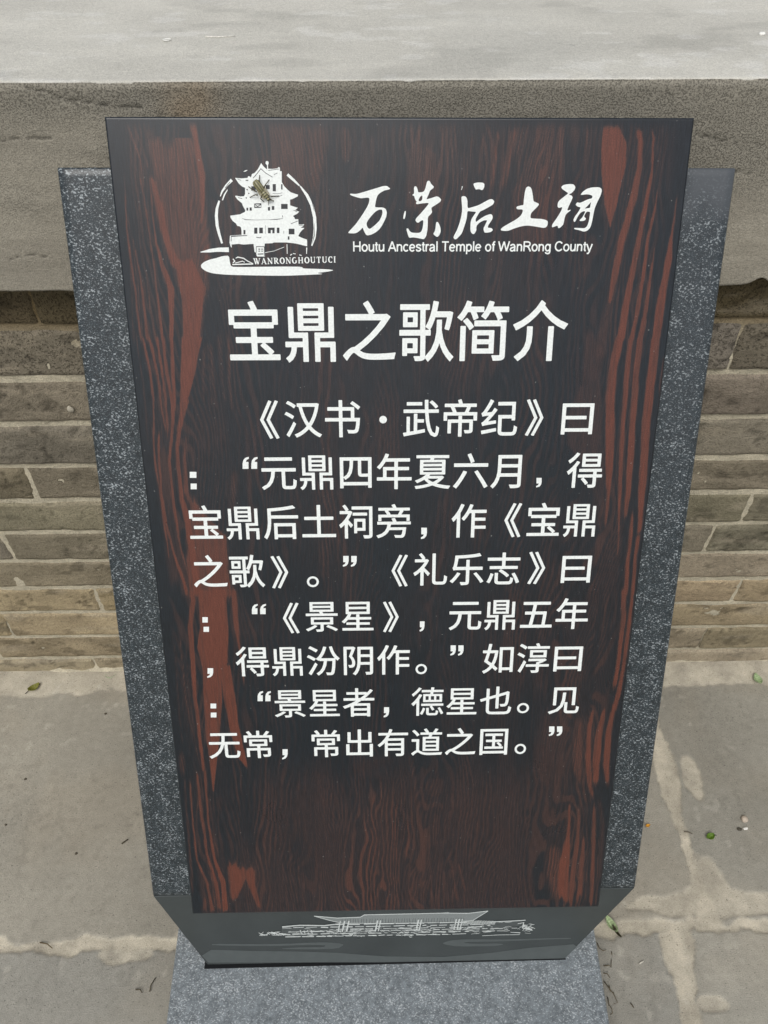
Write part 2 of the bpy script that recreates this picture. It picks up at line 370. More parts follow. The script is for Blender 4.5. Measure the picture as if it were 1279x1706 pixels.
stripes = [  # frame, [(x, y, width)...], strength, softness
 (L1, [(190, 540, 8), (215, 900, 14), (262, 1250, 16), (309, 1580, 16)], .75, 1), (L1, [(240, 830, 6), (302, 1200, 16), (348, 1580, 18)], .8, 1),
 (L1, [(280, 420, 8), (320, 600, 12), (380, 1000, 14), (412, 1300, 17), (442, 1580, 24)], .8, 1),
 (L1, [(350, 430, 6), (375, 700, 10), (400, 900, 16), (445, 1060, 34), (500, 1200, 46), (500, 1400, 36), (495, 1580, 27)], .9, 1),
 (L1, [(200, 90, 10), (290, 350, 14), (330, 560, 8)], .7, 1.2), (L1, [(230, 90, 8), (300, 250, 16), (350, 420, 14)], .6, 1.5),
 (L1, [(640, 66, 44), (668, 250, 46), (705, 450, 40), (712, 650, 30), (700, 800, 20)], .85, 1.5),
 (L1, [(360, 430, 26), (420, 640, 60), (450, 800, 60), (500, 960, 60), (560, 1100, 80)], .9, 3),
 (L1, [(960, 90, 20), (955, 600, 10)], .35, 3), (L1, [(840, 300, 14), (830, 900, 10)], .35, 3), (L1, [(880, 600, 14), (870, 1000, 14)], .3, 3),
 (L3, [(142, 0, 15), (190, 200, 15), (210, 400, 14), (215, 600, 14), (225, 800, 14), (250, 1000, 13), (300, 1300, 12), (325, 1480, 8)], .85, 1),
 (L3, [(180, 0, 18), (240, 250, 18), (262, 450, 14), (300, 640, 6)], .85, 1), (L3, [(228, 0, 20), (265, 200, 18), (290, 400, 18), (300, 560, 14), (312, 690, 6)], .85, 1),
 (L3, [(270, 0, 24), (300, 250, 24), (335, 430, 22), (335, 600, 18), (318, 780, 12)], .85, 1), (L3, [(325, 0, 26), (342, 300, 26), (350, 420, 24), (335, 640, 22), (320, 800, 20), (330, 950, 16), (360, 1150, 14), (385, 1300, 10)], .85, 1),
 (L3, [(430, 380, 60), (405, 500, 44), (385, 600, 32), (370, 720, 26), (376, 850, 26), (402, 1050, 34), (440, 1200, 46), (470, 1400, 50), (500, 1706, 40)], .92, 1.2),
 (L3, [(432, 620, 28), (420, 800, 30), (430, 1000, 38), (465, 1090, 40), (480, 1200, 30)], .7, 2.5),
 (L3, [(250, 600, 12), (250, 800, 16), (260, 1000, 18), (295, 1200, 18), (350, 1400, 18), (415, 1600, 24), (440, 1706, 26)], .85, 1),
 (L3, [(300, 900, 4), (340, 1080, 12), (380, 1300, 14), (430, 1500, 14), (470, 1650, 10)], .7, 1),
 (L3, [(540, 60, 24), (535, 300, 16), (540, 450, 8)], .45, 2), (L3, [(580, 40, 26), (600, 300, 18), (620, 500, 10)], .5, 2), (L3, [(640, 0, 30), (655, 250, 18), (680, 450, 10)], .5, 2), (L3, [(705, 0, 18), (705, 300, 18), (725, 500, 10)], .6, 2),
 (L3, [(740, 860, 44), (735, 1000, 40), (720, 1150, 30)], .45, 4), (L3, [(625, 920, 10), (625, 1060, 8)], .5, 2), (L3, [(690, 920, 10), (690, 1060, 8)], .4, 2),
 (L5, [(355, 0, 30), (368, 60, 24), (352, 200, 30), (366, 350, 26), (380, 550, 20), (405, 750, 18), (430, 950, 16)], .85, 1),
 (L5, [(575, 0, 34), (590, 200, 28), (605, 300, 16), (630, 500, 8)], .75, 1.5), (L5, [(290, 140, 8), (310, 350, 10), (335, 550, 12), (380, 800, 8)], .5, 1.5), (L5, [(325, 200, 6), (345, 500, 8), (385, 760, 6)], .4, 1.5),
 (L5, [(312, 820, 16), (318, 900, 24), (322, 960, 10)], .6, 3), (L5, [(330, 960, 6), (340, 1200, 8), (370, 1500, 8)], .5, 1),
 (L5, [(355, 960, 8), (368, 1200, 10), (390, 1380, 12), (440, 1500, 18), (468, 1640, 24)], .75, 1), (L5, [(392, 920, 14), (412, 1150, 14), (440, 1350, 14), (485, 1490, 22), (505, 1640, 26)], .8, 1),
 (L5, [(430, 900, 14), (448, 1200, 12), (480, 1380, 16), (525, 1490, 30), (535, 1640, 26)], .9, 1), (L5, [(465, 1080, 8), (480, 1250, 20), (500, 1380, 20)], .5, 3), (L5, [(425, 1540, 14), (430, 1640, 22)], .7, 1.5),
 (L5, [(730, 1500, 10), (760, 1580, 14)], .6, 2), (L5, [(505, 1040, 16), (510, 1150, 10)], .45, 3),
 (R2, [(520, 118, 10), (570, 135, 40), (585, 220, 36), (580, 400, 40), (545, 580, 46), (505, 740, 48), (460, 900, 52), (410, 1150, 44), (380, 1330, 20)], .85, 1.5), (R2, [(430, 1050, 40), (372, 1350, 50), (325, 1560, 80), (300, 1700, 90)], .45, 4),
 (R2, [(650, 118, 8), (672, 200, 14), (662, 420, 18), (620, 650, 32), (570, 930, 42), (505, 1250, 46), (449, 1580, 56)], .85, 1.2),
 (R2, [(705, 520, 4), (680, 680, 16), (645, 850, 22), (600, 1150, 28), (558, 1400, 30), (521, 1580, 34)], .85, 1.1), (R2, [(690, 880, 5), (660, 1080, 18), (628, 1300, 28), (582, 1580, 42)], .85, 1.1),
 (R2, [(835, 560, 6), (800, 820, 16), (770, 1030, 44), (722, 1300, 54), (687, 1580, 58)], .92, 1.1), (R2, [(720, 100, 6), (715, 500, 6)], .3, 2),
 (R2, [(60, 80, 36), (60, 500, 34), (30, 800, 26)], .6, 2), (R2, [(150, 100, 12), (148, 450, 10)], .45, 2), (R2, [(230, 110, 22), (228, 480, 20), (212, 1150, 14)], .5, 2.5),
 (R4, [(520, 0, 60), (470, 200, 58), (448, 400, 62), (448, 650, 64), (445, 850, 50), (440, 1000, 30), (420, 1250, 16)], .85, 1.5),
 (R4, [(590, 0, 34), (556, 250, 36), (540, 480, 34), (520, 750, 34), (512, 1000, 26), (505, 1250, 14), (500, 1450, 8)], .85, 1.3), (R4, [(650, 0, 42), (616, 250, 44), (600, 500, 46), (580, 800, 44), (568, 1000, 36), (545, 1200, 18)], .85, 1.3),
 (R4, [(750, 0, 58), (720, 250, 60), (688, 500, 58), (668, 800, 54), (655, 1000, 48), (640, 1250, 26), (625, 1300, 16)], .92, 1.2), (R4, [(795, 130, 6), (770, 380, 14)], .6, 1.5),
 (R4, [(595, 1120, 14), (585, 1280, 24), (565, 1450, 26), (550, 1706, 30)], .8, 1.3), (R4, [(638, 1260, 30), (615, 1420, 22), (592, 1706, 22)], .85, 1.2),
 (R6, [(548, 0, 26), (545, 150, 26), (518, 380, 22), (495, 520, 24)], .8, 1.3), (R6, [(592, 0, 14), (572, 180, 20), (545, 400, 22), (520, 540, 26), (490, 650, 22)], .85, 1.3), (R6, [(510, 0, 14), (500, 200, 6)], .4, 2),
 (R6, [(315, 640, 40), (312, 800, 56), (315, 920, 54), (335, 1010, 20)], .6, 3), (R6, [(400, 590, 14), (372, 700, 26), (366, 850, 32), (375, 1000, 26), (395, 1080, 10)], .75, 1.4),
 (R6, [(455, 590, 14), (422, 720, 36), (408, 880, 40), (402, 1010, 28)], .8, 1.3), (R6, [(505, 560, 18), (470, 740, 34), (455, 900, 30), (462, 1010, 16)], .8, 1.4),
 (R6, [(400, 1080, 16), (392, 1300, 26), (380, 1590, 26)], .7, 1.6), (R6, [(345, 1240, 14), (330, 1400, 30), (320, 1590, 30)], .75, 1.5), (R6, [(320, 1090, 20), (310, 1280, 24), (290, 1450, 26), (275, 1590, 26)], .7, 1.6),
 (R6, [(270, 1070, 14), (262, 1250, 22), (245, 1400, 60), (240, 1590, 60)], .85, 2), (R6, [(190, 1290, 60), (190, 1450, 90), (205, 1560, 50), (215, 1600, 20)], .6, 5), (R6, [(182, 1095, 20), (185, 1150, 42), (180, 1195, 20)], .45, 4),
 (R6, [(420, 1060, 12), (440, 1200, 20), (420, 1500, 14)], .4, 3),
 (TC, [(270, 70, 38), (282, 150, 42), (278, 245, 26)], .5, 2.5), (TC, [(880, 95, 14), (850, 300, 16)], .5, 2), (TC, [(940, 90, 20), (908, 360, 20)], .6, 2), (TC, [(1020, 75, 40), (990, 200, 36), (950, 365, 28)], .6, 2),
 (TC, [(830, 110, 14), (790, 365, 12)], .45, 2), (TC, [(700, 58, 90), (710, 110, 40), (735, 190, 14)], .35, 3), (TC, [(490, 180, 14), (480, 365, 10)], .4, 3), (TC, [(390, 110, 18), (390, 300, 10)], .35, 3), (TC, [(345, 130, 14), (345, 365, 10)], .3, 3),
 (BT, [(330, 110, 30), (360, 250, 44), (350, 420, 36), (330, 640, 40)], .28, 6), (BT, [(690, 60, 16), (720, 250, 22), (745, 450, 18), (740, 640, 30)], .45, 4), (BT, [(710, 480, 60), (715, 640, 90)], .45, 8), (BT, [(790, 60, 10), (800, 300, 8), (830, 640, 10)], .4, 2),
 (BT, [(760, 400, 10), (775, 640, 14)], .5, 2), (BT, [(840, 440, 10), (875, 640, 16)], .6, 2), (BT, [(870, 460, 12), (905, 600, 14)], .6, 2), (BT, [(815, 480, 8), (845, 640, 10)], .5, 2), (BT, [(900, 200, 40), (920, 420, 30)], .3, 6), (BT, [(1000, 200, 200), (1010, 420, 120)], .26, 20),
 (BT, [(1130, 280, 14), (1150, 450, 14), (1160, 640, 18)], .35, 3), (BT, [(140, 440, 10), (160, 620, 10)], .4, 2), (BT, [(520, 120, 120), (600, 60, 160), (640, 180, 30)], .2, 20), (BT, [(560, 330, 14), (580, 560, 10)], .25, 4),
]
stripes += [(L1, [(215, 700, 5), (265, 1100, 8), (330, 1679, 8)], .55, .9), (L1, [(300, 900, 5), (355, 1300, 12), (398, 1580, 20)], .6, .9), (L1, [(180, 420, 4), (225, 1000, 7), (262, 1679, 8)], .45, 1), (L1, [(240, 300, 5), (290, 700, 9), (330, 1000, 5)], .5, 1),
 (L3, [(105, 0, 8), (150, 300, 7), (180, 700, 5)], .5, 1), (L3, [(255, 380, 5), (268, 640, 8), (285, 820, 6)], .5, .9), (L3, [(300, 1050, 5), (330, 1250, 9), (380, 1450, 9), (410, 1706, 6)], .55, 1), (L3, [(560, 10, 8), (575, 200, 6), (590, 480, 5)], .45, 1),
 (L5, [(268, 200, 5), (290, 500, 7), (320, 800, 5)], .4, 1.2), (L5, [(350, 450, 5), (370, 700, 6), (405, 900, 6), (425, 1100, 5)], .45, 1), (L5, [(345, 1150, 5), (352, 1350, 8), (368, 1560, 10)], .45, 1.2), (L5, [(415, 1080, 5), (425, 1300, 7), (462, 1460, 10), (485, 1640, 8)], .6, .9),
 (R4, [(785, 250, 4), (765, 500, 8), (740, 800, 5)], .4, 1.2), (R4, [(480, 860, 8), (470, 1100, 10), (455, 1400, 6)], .5, 1.5), (R6, [(350, 1090, 5), (362, 1300, 8), (352, 1590, 10)], .5, 1.2), (R6, [(420, 1250, 6), (412, 1450, 9), (405, 1590, 9)], .5, 1.2)]
areas = [  # frame, left edge, right edge (x, y), strength, softness
 (L1, [(335, 170), (350, 300), (378, 430), (405, 620), (440, 760), (480, 930), (515, 1060), (545, 1180), (575, 1280), (575, 1480), (570, 1679)], [(400, 190), (640, 200), (690, 330), (715, 500), (745, 750), (765, 900), (762, 1050), (750, 1200), (720, 1330), (700, 1500), (665, 1679)], .62, 5),
 (L1, [(520, 1000), (548, 1180), (575, 1280), (575, 1480), (570, 1679)], [(640, 1000), (740, 1200), (710, 1330), (690, 1500), (660, 1679)], .92, 3),
 (L3, [(395, 0), (390, 200), (388, 400), (385, 480)], [(530, 0), (505, 100), (482, 250), (450, 380), (415, 480)], .92, 1.3),
 (L3, [(455, 1080), (450, 1300), (425, 1450), (440, 1706)], [(500, 1080), (690, 1300), (700, 1500), (740, 1706)], .72, 4),
 (L5, [(392, 0), (402, 200), (390, 300), (415, 400), (425, 600), (440, 750), (458, 900), (470, 1040)], [(535, 0), (550, 200), (545, 380), (512, 400), (518, 560), (508, 760), (490, 900), (475, 1040)], .95, 1.2),
 (L5, [(505, 380), (525, 560), (560, 720), (600, 860), (640, 910)], [(550, 330), (575, 500), (605, 700), (635, 830), (650, 910)], .92, 1.2),
 (L5, [(545, 1400), (555, 1500), (560, 1590)], [(670, 1400), (630, 1505), (590, 1590)], .8, 3), (L5, [(600, 1400), (650, 1510), (700, 1630)], [(690, 1400), (690, 1500), (722, 1630)], .8, 2.5),
 (R2, [(340, 120), (325, 250), (330, 420), (350, 640), (385, 800)], [(445, 122), (492, 230), (490, 380), (432, 640), (390, 800)], 1.0, 1.2),
 (R4, [(290, 0), (265, 300), (180, 500), (175, 700), (330, 900), (380, 1250)], [(410, 0), (388, 300), (400, 600), (412, 800), (412, 1000), (405, 1250)], .38, 5),
 (R6, [(130, 660), (100, 800), (90, 950), (200, 1060)], [(280, 640), (290, 900), (280, 960), (270, 1060)], .36, 10),
 (TC, [(-60, 60), (-40, 150), (0, 365)], [(190, 55), (205, 150), (150, 365)], .5, 6), (TC, [(575, 140), (545, 200), (540, 440)], [(600, 140), (670, 200), (690, 440)], .48, 4),
 (TC, [(1100, 60), (1080, 200), (1000, 365), (990, 600)], [(1185, 60), (1185, 365), (1180, 600)], .5, 4),
]
def conv(fr, x, y): return fr[0] + x / fr[2], fr[1] + y / fr[2]
for fr, pts, st_, so_ in stripes:
    xs_ = np.array([conv(fr, p[0], p[1])[0] for p in pts]); ys_ = np.array([conv(fr, p[0], p[1])[1] for p in pts]); ws = np.array([p[2] / fr[2] for p in pts])
    o = np.argsort(ys_); xs_, ys_, ws = xs_[o], ys_[o], ws[o]
    if fr in (L1, R2) and pts[-1][1] == 1679:          # hands over to the next stretch of the same streak
        e = 575.0; xs_[-1] = np.interp(e, ys_, xs_); ws[-1] = np.interp(e, ys_, ws); ys_[-1] = e
    if fr in (L3, L5, R4, R6) and pts[0][1] == 0: ys_ = ys_.copy(); ys_[0] -= 6
    xc = np.interp(WY, ys_, xs_); wd = np.interp(WY, ys_, ws)
    endf = sstep(ys_[0] - 6, ys_[0] + 14, WY) * (1 - sstep(ys_[-1] - 14, ys_[-1] + 6, WY))
    if fr in (L5, R6) and pts[-1][1] > 1580: endf = sstep(ys_[0] - 6, ys_[0] + 14, WY) * (1 - sstep(ys_[-1] - 4, ys_[-1] + 8, WY + (fbm(PX / 6, PY_ * 0, 3, 2) - .5) * 30))
    red = np.maximum(red, st_ * endf * sstep(-1.5 * so_, 1.5 * so_, wd * endf ** .5 / 2 - np.abs(WX - xc)))
for fr, le, ri, st_, so_ in areas:
    a = np.array([conv(fr, *p) for p in le]); b = np.array([conv(fr, *p) for p in ri])
    xl = np.interp(WY, a[:, 1], a[:, 0]); xr = np.interp(WY, b[:, 1], b[:, 0])
    fade = 3 + so_ * 2
    endf = sstep(a[0, 1] - fade, a[0, 1] + fade, WY + (fbm(PX / 7, PY_ / 80, 4, 2) - .5) * so_ * 8) * (1 - sstep(a[-1, 1] - fade, a[-1, 1] + fade, WY))
    red = np.maximum(red, st_ * endf * sstep(-so_, so_, np.minimum(WX - xl, xr - WX)))
SB = UX / BW * 979; YB = UY / BW * 979                       # the board's own grain runs along its length
def lines(step, seed, amp1, amp2):
    wv_ = amp1 * (fbm(SB / 170, YB / 520, seed, 3) - .5) + amp2 * (fbm(SB / 55, YB / 150, seed + 1, 3) - .5) + 4 * (fbm(SB / 12, YB / 70, seed + 2, 2) - .5)
    ph = (SB + wv_) / step + 5 * fbm(SB / 60 + wv_ / 80, YB / 900, seed + 3, 2)
    return .5 + .5 * np.cos(2 * math.pi * ph)
grain = fbm(SB / 3.0, YB / 110, 5, 3); cloud = fbm(PX / 110, PY_ / 160, 7, 4)
broken = sstep(.34, .56, fbm(SB / 22, YB / 190, 10, 3))
LA = sstep(.40, .85, lines(10.5, 1, 150, 40)); LF = sstep(.35, .9, lines(5.2, 4, 120, 30))
solid = sstep(.78, .95, red)
red = red * (1 - (1 - solid) * (.55 * (1 - LF) * (1 - sstep(.5, .75, red)) + .30 * sstep(.40, .70, grain))) * (1 - .26 * solid * sstep(.45, .75, grain)) * (1 - .16 * solid * (1 - LF) * sstep(.4, .6, fbm(SB / 40, YB / 160, 12, 3)))
margin = np.clip(1 - np.minimum(SB - 18, 979 - 18 - SB) / 190, 0, 1); low = sstep(1240, 1340, PY_)
edge_dark = sstep(14, 40, SB) * sstep(979 - 14, 979 - 60, SB)
topc = np.exp(-((PX - 480) / 60) ** 2) + np.exp(-((PX - 890) / 70) ** 2) + .8 * np.exp(-((PX - 705) / 40) ** 2)
topc = np.clip(topc, 0, 1) * (1 - sstep(330, 560, PY_))
midc = sstep(.5, .62, fbm(SB / 75, YB / 900, 14, 2))
amp = (.095 + .10 * midc + .24 * topc + .16 * margin + .15 * low + (.17 - .08 * margin) * np.clip((cloud - .47) * 4, 0, 1)) * (.25 + .75 * broken)
red = np.maximum(red, np.maximum(LA * amp, LF * amp * .55 * sstep(.45, .6, cloud)) * edge_dark)
base_low = low * (.10 + .34 * sstep(.40, .62, fbm(PX / 75, PY_ / 210, 15, 3))) * (.55 + .45 * sstep(.3, .6, grain)) * (.35 + .65 * LF) * (.6 + .4 * sstep(.2, .5, LA)) * edge_dark
red = np.maximum(red, np.minimum(base_low, .40)) * sstep(BH, BH - .012, UY)
tint = np.clip(.5 + (cloud - .5) * 2 + (PX - 640) / 2400, 0, 1)
border = 1
V = [np.stack([UX, UY, np.zeros_like(UX)], -1).reshape(-1, 3)]
Qp = [grid_quads(NYP, NXP)]
ring = np.concatenate([np.arange(NXP), np.arange(1, NYP) * NXP + NXP - 1, (NYP - 1) * NXP + np.arange(NXP - 2, -1, -1), np.arange(NYP - 2, 0, -1) * NXP])
co = V[0][ring]; nrg = len(ring); base = NXP * NYP
def outset(c, d): return np.stack([np.where(c[:, 0] <= 1e-6, c[:, 0] - d, np.where(c[:, 0] >= BW - 1e-6, c[:, 0] + d, c[:, 0])), np.where(c[:, 1] <= 1e-6, c[:, 1] - d, np.where(c[:, 1] >= BH - 1e-6, c[:, 1] + d, c[:, 1]))], -1)
for zz, dd in ((-.0012, .0012), (-T_PANEL + .0006, .0012)):
    V.append(np.concatenate([outset(co, dd), np.full((nrg, 1), zz)], 1))
i = np.arange(nrg); j = (i + 1) % nrg
Qp.append(np.stack([ring[j], ring[i], base + i, base + j], -1)); Qp.append(np.stack([base + j, base + i, base + nrg + i, base + nrg + j], -1))
cb = base + 2 * nrg
V.append(np.array([[-.0012, -.0012, -T_PANEL + .0006], [BW + .0012, -.0012, -T_PANEL + .0006], [BW + .0012, BH + .0012, -T_PANEL + .0006], [-.0012, BH + .0012, -T_PANEL + .0006]])); Qp.append(np.array([[cb, cb + 3, cb + 2, cb + 1]]))
V = np.concatenate(V); me = npmesh('wood_panel', V, np.concatenate(Qp), smooth=False)
att = np.zeros((len(V), 4)); att[:base, 0] = red.ravel(); att[:base, 1] = tint.ravel(); att[:base, 2] = grain.ravel(); att[base:, 1] = .5; att[:, 3] = 1
set_col(me, 'grain', att)
M = NM('dark_wood_grain_paint', .30, .5)
sp = M.n('ShaderNodeSeparateColor'); M.t.links.new(M.attr('grain').outputs['Color'], sp.inputs[0]); gR, gT, gG = sp.outputs[0], sp.outputs[1], sp.outputs[2]
v = M.coord((1, .06, 1)); fine = M.noise(v, 900, 3, .6); v2 = M.coord(); pore = M.noise(v2, 1100, 1)
dk = M.mix(gT, lin(19, 27, 33), lin(24, 28, 33)); dk = M.scale(dk, M.rng(fine, .3, .7, .55, 1.5))
mid = M.mix(M.rng(fine, .3, .7, 0, 1), lin(54, 38, 35), lin(76, 53, 47)); rd = M.mix(M.rng(fine, .3, .7, 0, 1), lin(82, 44, 34), lin(102, 58, 46))
c = M.mix(M.rng(gR, 0, .5, 0, 1), dk, mid); c = M.mix(M.rng(gR, .4, .85, 0, 1), c, rd)
c = M.scale(c, M.rng(pore, .3, .7, .62, 1.4))
dustn = M.rng(M.noise(v2, 260, 1), .765, .81, 0, .5); c = M.mix(dustn, c, lin(150, 150, 145))
M.color(c)
M.set(M.b.inputs['Roughness'], M.rng(M.noise(v2, 9, 3), .3, .7, .26, .36)); M.bump(M.math('ADD', fine, pore), .06, .0004)
M_PANEL = M.m

sign = bpy.data.objects.new('information_sign', None); sign.empty_display_size = .1; COL.objects.link(sign)
SIGN_AT = Vector((0.01, 0.36, 0)); sign.location = SIGN_AT
tag(sign, 'leaning granite sign with white Chinese text on its dark wood-grain panel', 'sign')
BM = Matrix.Translation(-SIGN_AT) @ board_matrix()
panel = link('wood_panel', me, sign, M_PANEL, BM)

def slab(name, outline, z0, z1, bev, mat, parent, matrix, nsub=None):
    import bmesh
    bm = bmesh.new(); fr = [bm.verts.new((x, y, z1)) for x, y in outline]; bk = [bm.verts.new((x, y, z0)) for x, y in outline]
    bm.faces.new(fr); bm.faces.new(bk[::-1]); n_ = len(outline)
    for a in range(n_): bm.faces.new((fr[a], bk[a], bk[(a + 1) % n_], fr[(a + 1) % n_]))
    bmesh.ops.recalc_face_normals(bm, faces=bm.faces)
    bmesh.ops.bevel(bm, geom=list(bm.edges), offset=bev, segments=2, affect='EDGES', profile=.5)
    if nsub:
        for f_ in list(bm.faces):
            if f_.calc_area() > .2 and f_.normal.z > .9: pass
    me_ = bpy.data.meshes.new(name); bm.to_mesh(me_); bm.free(); return link(name, me_, parent, mat, matrix)
TB = T_PANEL
bl, br, bt, bs = -.0630, .6605, 1.0087, .0140
# backing slab: a front grid (for the sky glare painted on its upper right) inside one closed slab
nxb, nyb = 90, 130
gxb = np.concatenate([[bl], np.linspace(bl + .0015, br - .0015, nxb), [br]]); gyb = np.concatenate([[bs], np.linspace(bs + .0015, bt - .0015, nyb), [bt]])
GX, GY = np.meshgrid(gxb, gyb); GZ = np.full_like(GX, -TB); GZ[0] -= .0015; GZ[-1] -= .0015; GZ[:, 0] -= .0015; GZ[:, -1] -= .0015
Vb = np.stack([GX, GY, GZ], -1).reshape(-1, 3); nr_, nc_ = GX.shape
rg = np.concatenate([np.arange(nc_), np.arange(1, nr_) * nc_ + nc_ - 1, (nr_ - 1) * nc_ + np.arange(nc_ - 2, -1, -1), np.arange(nr_ - 2, 0, -1) * nc_])
back = Vb[rg].copy(); back[:, 2] = -TB - .030; b0 = len(Vb); i = np.arange(len(rg)); j = (i + 1) % len(rg)
corner = np.array([[bl, bs, -TB - .030], [br, bs, -TB - .030], [br, bt, -TB - .030], [bl, bt, -TB - .030]])
Vall = np.concatenate([Vb, back, corner]); qb = b0 + len(rg)
Qall = np.concatenate([grid_quads(nr_, nc_), np.stack([rg[j], rg[i], b0 + i, b0 + j], -1), np.array([[qb, qb + 3, qb + 2, qb + 1]])])
me = npmesh('backing_slab', Vall, Qall, smooth=False)
glare = sstep(.93, 1.0, Vall[:, 1] + (fbm(Vall[:, 0] * 30, Vall[:, 1] * 30, 3, 4) - .5) * .10) * sstep(.58, .62, Vall[:, 0]) * .75 + .18 * sstep(.6, .62, Vall[:, 0]) * sstep(.5, .8, Vall[:, 1])  # mask of the painted sky glare, strongest at upper right
scr = np.exp(-(((Vall[:, 0] - .622 + (Vall[:, 1] - .94) * -.12) / .003) ** 2 + ((Vall[:, 1] - .945) / .022) ** 2))
glare = np.clip(glare * (1 - scr), 0, 1)
set_col(me, 'glare', np.stack([glare] * 3, -1))
link('backing_slab', me, sign, M_GRAN, BM)
foot_out = [(.0070, -.1262), (.5665, -.1262), (br, bs - .0003), (bl, bs - .0003)]
foot = slab('foot_slab', foot_out, -TB - .030, -TB, .0012, M_FOOT, sign, BM)
base_z = .1185
bx = lambda x, y, z: (x - SIGN_AT.x, y - SIGN_AT.y, z)
Mb = Matrix.Translation(-SIGN_AT)
base_o = slab('base_block', [(-.316, .13), (.337, .12), (.348, .50), (-.328, .51)], -.004, base_z, .003, M_BASE, sign, Mb)

gap_shadow_m = plain_mat('dark_gap_shadow', lin(20, 22, 24), .8, .2)  # flat dark sheet added for the gap and shadow line under the foot
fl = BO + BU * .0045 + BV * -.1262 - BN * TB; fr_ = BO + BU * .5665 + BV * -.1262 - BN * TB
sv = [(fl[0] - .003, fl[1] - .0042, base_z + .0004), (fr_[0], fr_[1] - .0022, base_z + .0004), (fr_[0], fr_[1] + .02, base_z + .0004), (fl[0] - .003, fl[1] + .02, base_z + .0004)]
link('seam', pymesh('seam', sv, [(0, 1, 2, 3)]), base_o, gap_shadow_m)  # added dark sheet standing in for the gap and shadow line
# ------------------------------------------------------------------ lettering
class Ink:
    def __init__(s, z=.0003): s.v = []; s.f = []; s.mi = []; s.z = z; s.k = 0
    def poly(s, loops, mi=0, dz=0.0):
        """filled outline with holes, in board coordinates"""
        cu = bpy.data.curves.new('outline', 'CURVE'); cu.dimensions = '2D'; cu.fill_mode = 'FRONT'
        for lp in loops:
            sp_ = cu.splines.new('POLY'); sp_.points.add(len(lp) - 1); sp_.use_cyclic_u = True
            for q, (x, y) in zip(sp_.points, lp): q.co = (x * 100, y * 100, 0, 1)
        s.take(cu, lambda x, y: (x / 100, y / 100), mi, dz)
    def take(s, cu, fn, mi=0, dz=0.0):
        o = bpy.data.objects.new('outline', cu); COL.objects.link(o)
        bpy.context.view_layer.update(); dg = bpy.context.evaluated_depsgraph_get()
        me_ = bpy.data.meshes.new_from_object(o.evaluated_get(dg)); b = len(s.v); z = s.z + dz + s.k * 1e-6; s.k += 1
        cos = [tuple(v_.co) for v_ in me_.vertices]
        for x, y, _ in cos: s.v.append((*fn(x, y), z))
        for p in me_.polygons: s.f.append([b + q for q in p.vertices]); s.mi.append(mi)
        bpy.data.objects.remove(o); bpy.data.meshes.remove(me_); bpy.data.curves.remove(cu)
        return cos
    def ribbon(s, pts, wd, mi=0, dz=0.0, closed=False):
        P = [np.array(p, float) for p in pts]; n_ = len(P); W = wd if isinstance(wd, (list, tuple)) else [wd] * n_
        b = len(s.v); z = s.z + dz + s.k * 2e-6; s.k += 1
        for a in range(n_):
            p0 = P[(a - 1) % n_] if (a > 0 or closed) else P[a]; p1 = P[(a + 1) % n_] if (a < n_ - 1 or closed) else P[a]
            t = p1 - p0; t = t / (np.linalg.norm(t) + 1e-12); nn = np.array([-t[1], t[0]])
            k = 1.0
            if 0 < a < n_ - 1 or closed:
                t0 = P[a] - p0; t0 /= (np.linalg.norm(t0) + 1e-12); k = 1 / max(.5, abs(t0 @ t))
            for sg in (1, -1): s.v.append((*(P[a] + sg * nn * W[a] / 2 * k), z))
        for a in range(n_ if closed else n_ - 1):
            c_ = (a + 1) % n_; s.f.append([b + 2 * a, b + 2 * a + 1, b + 2 * c_ + 1, b + 2 * c_]); s.mi.append(mi)
    def build(s, name, mat, parent, matrix=None):
        me_ = pymesh(name, s.v, s.f, False, s.mi)
        import bmesh
        bm = bmesh.new(); bm.from_mesh(me_)
        for f_ in bm.faces:
            if f_.normal.z < 0: f_.normal_flip()
        bm.to_mesh(me_); bm.free()
        return link(name, me_, parent, mat, matrix if matrix is not None else Matrix.Identity(4))
_out = {}
def outline(ch):
    """outline segments of a character, one em = 1"""
    if ch in _out: return _out[ch]
    cu = bpy.data.curves.new('glyph', 'FONT'); cu.body = ch; cu.size = 1.0; cu.resolution_u = 4; cu.fill_mode = 'NONE'
    o = bpy.data.objects.new('m', cu); COL.objects.link(o); bpy.context.view_layer.update()
    me_ = bpy.data.meshes.new_from_object(o.evaluated_get(bpy.context.evaluated_depsgraph_get()))
    P = np.array([v_.co[:2] for v_ in me_.vertices]); E = np.array([e.vertices[:] for e in me_.edges])
    bpy.data.objects.remove(o); bpy.data.meshes.remove(me_); bpy.data.curves.remove(cu)
    _out[ch] = (P[E[:, 0]], P[E[:, 1]]); return _out[ch]
_cells = {}
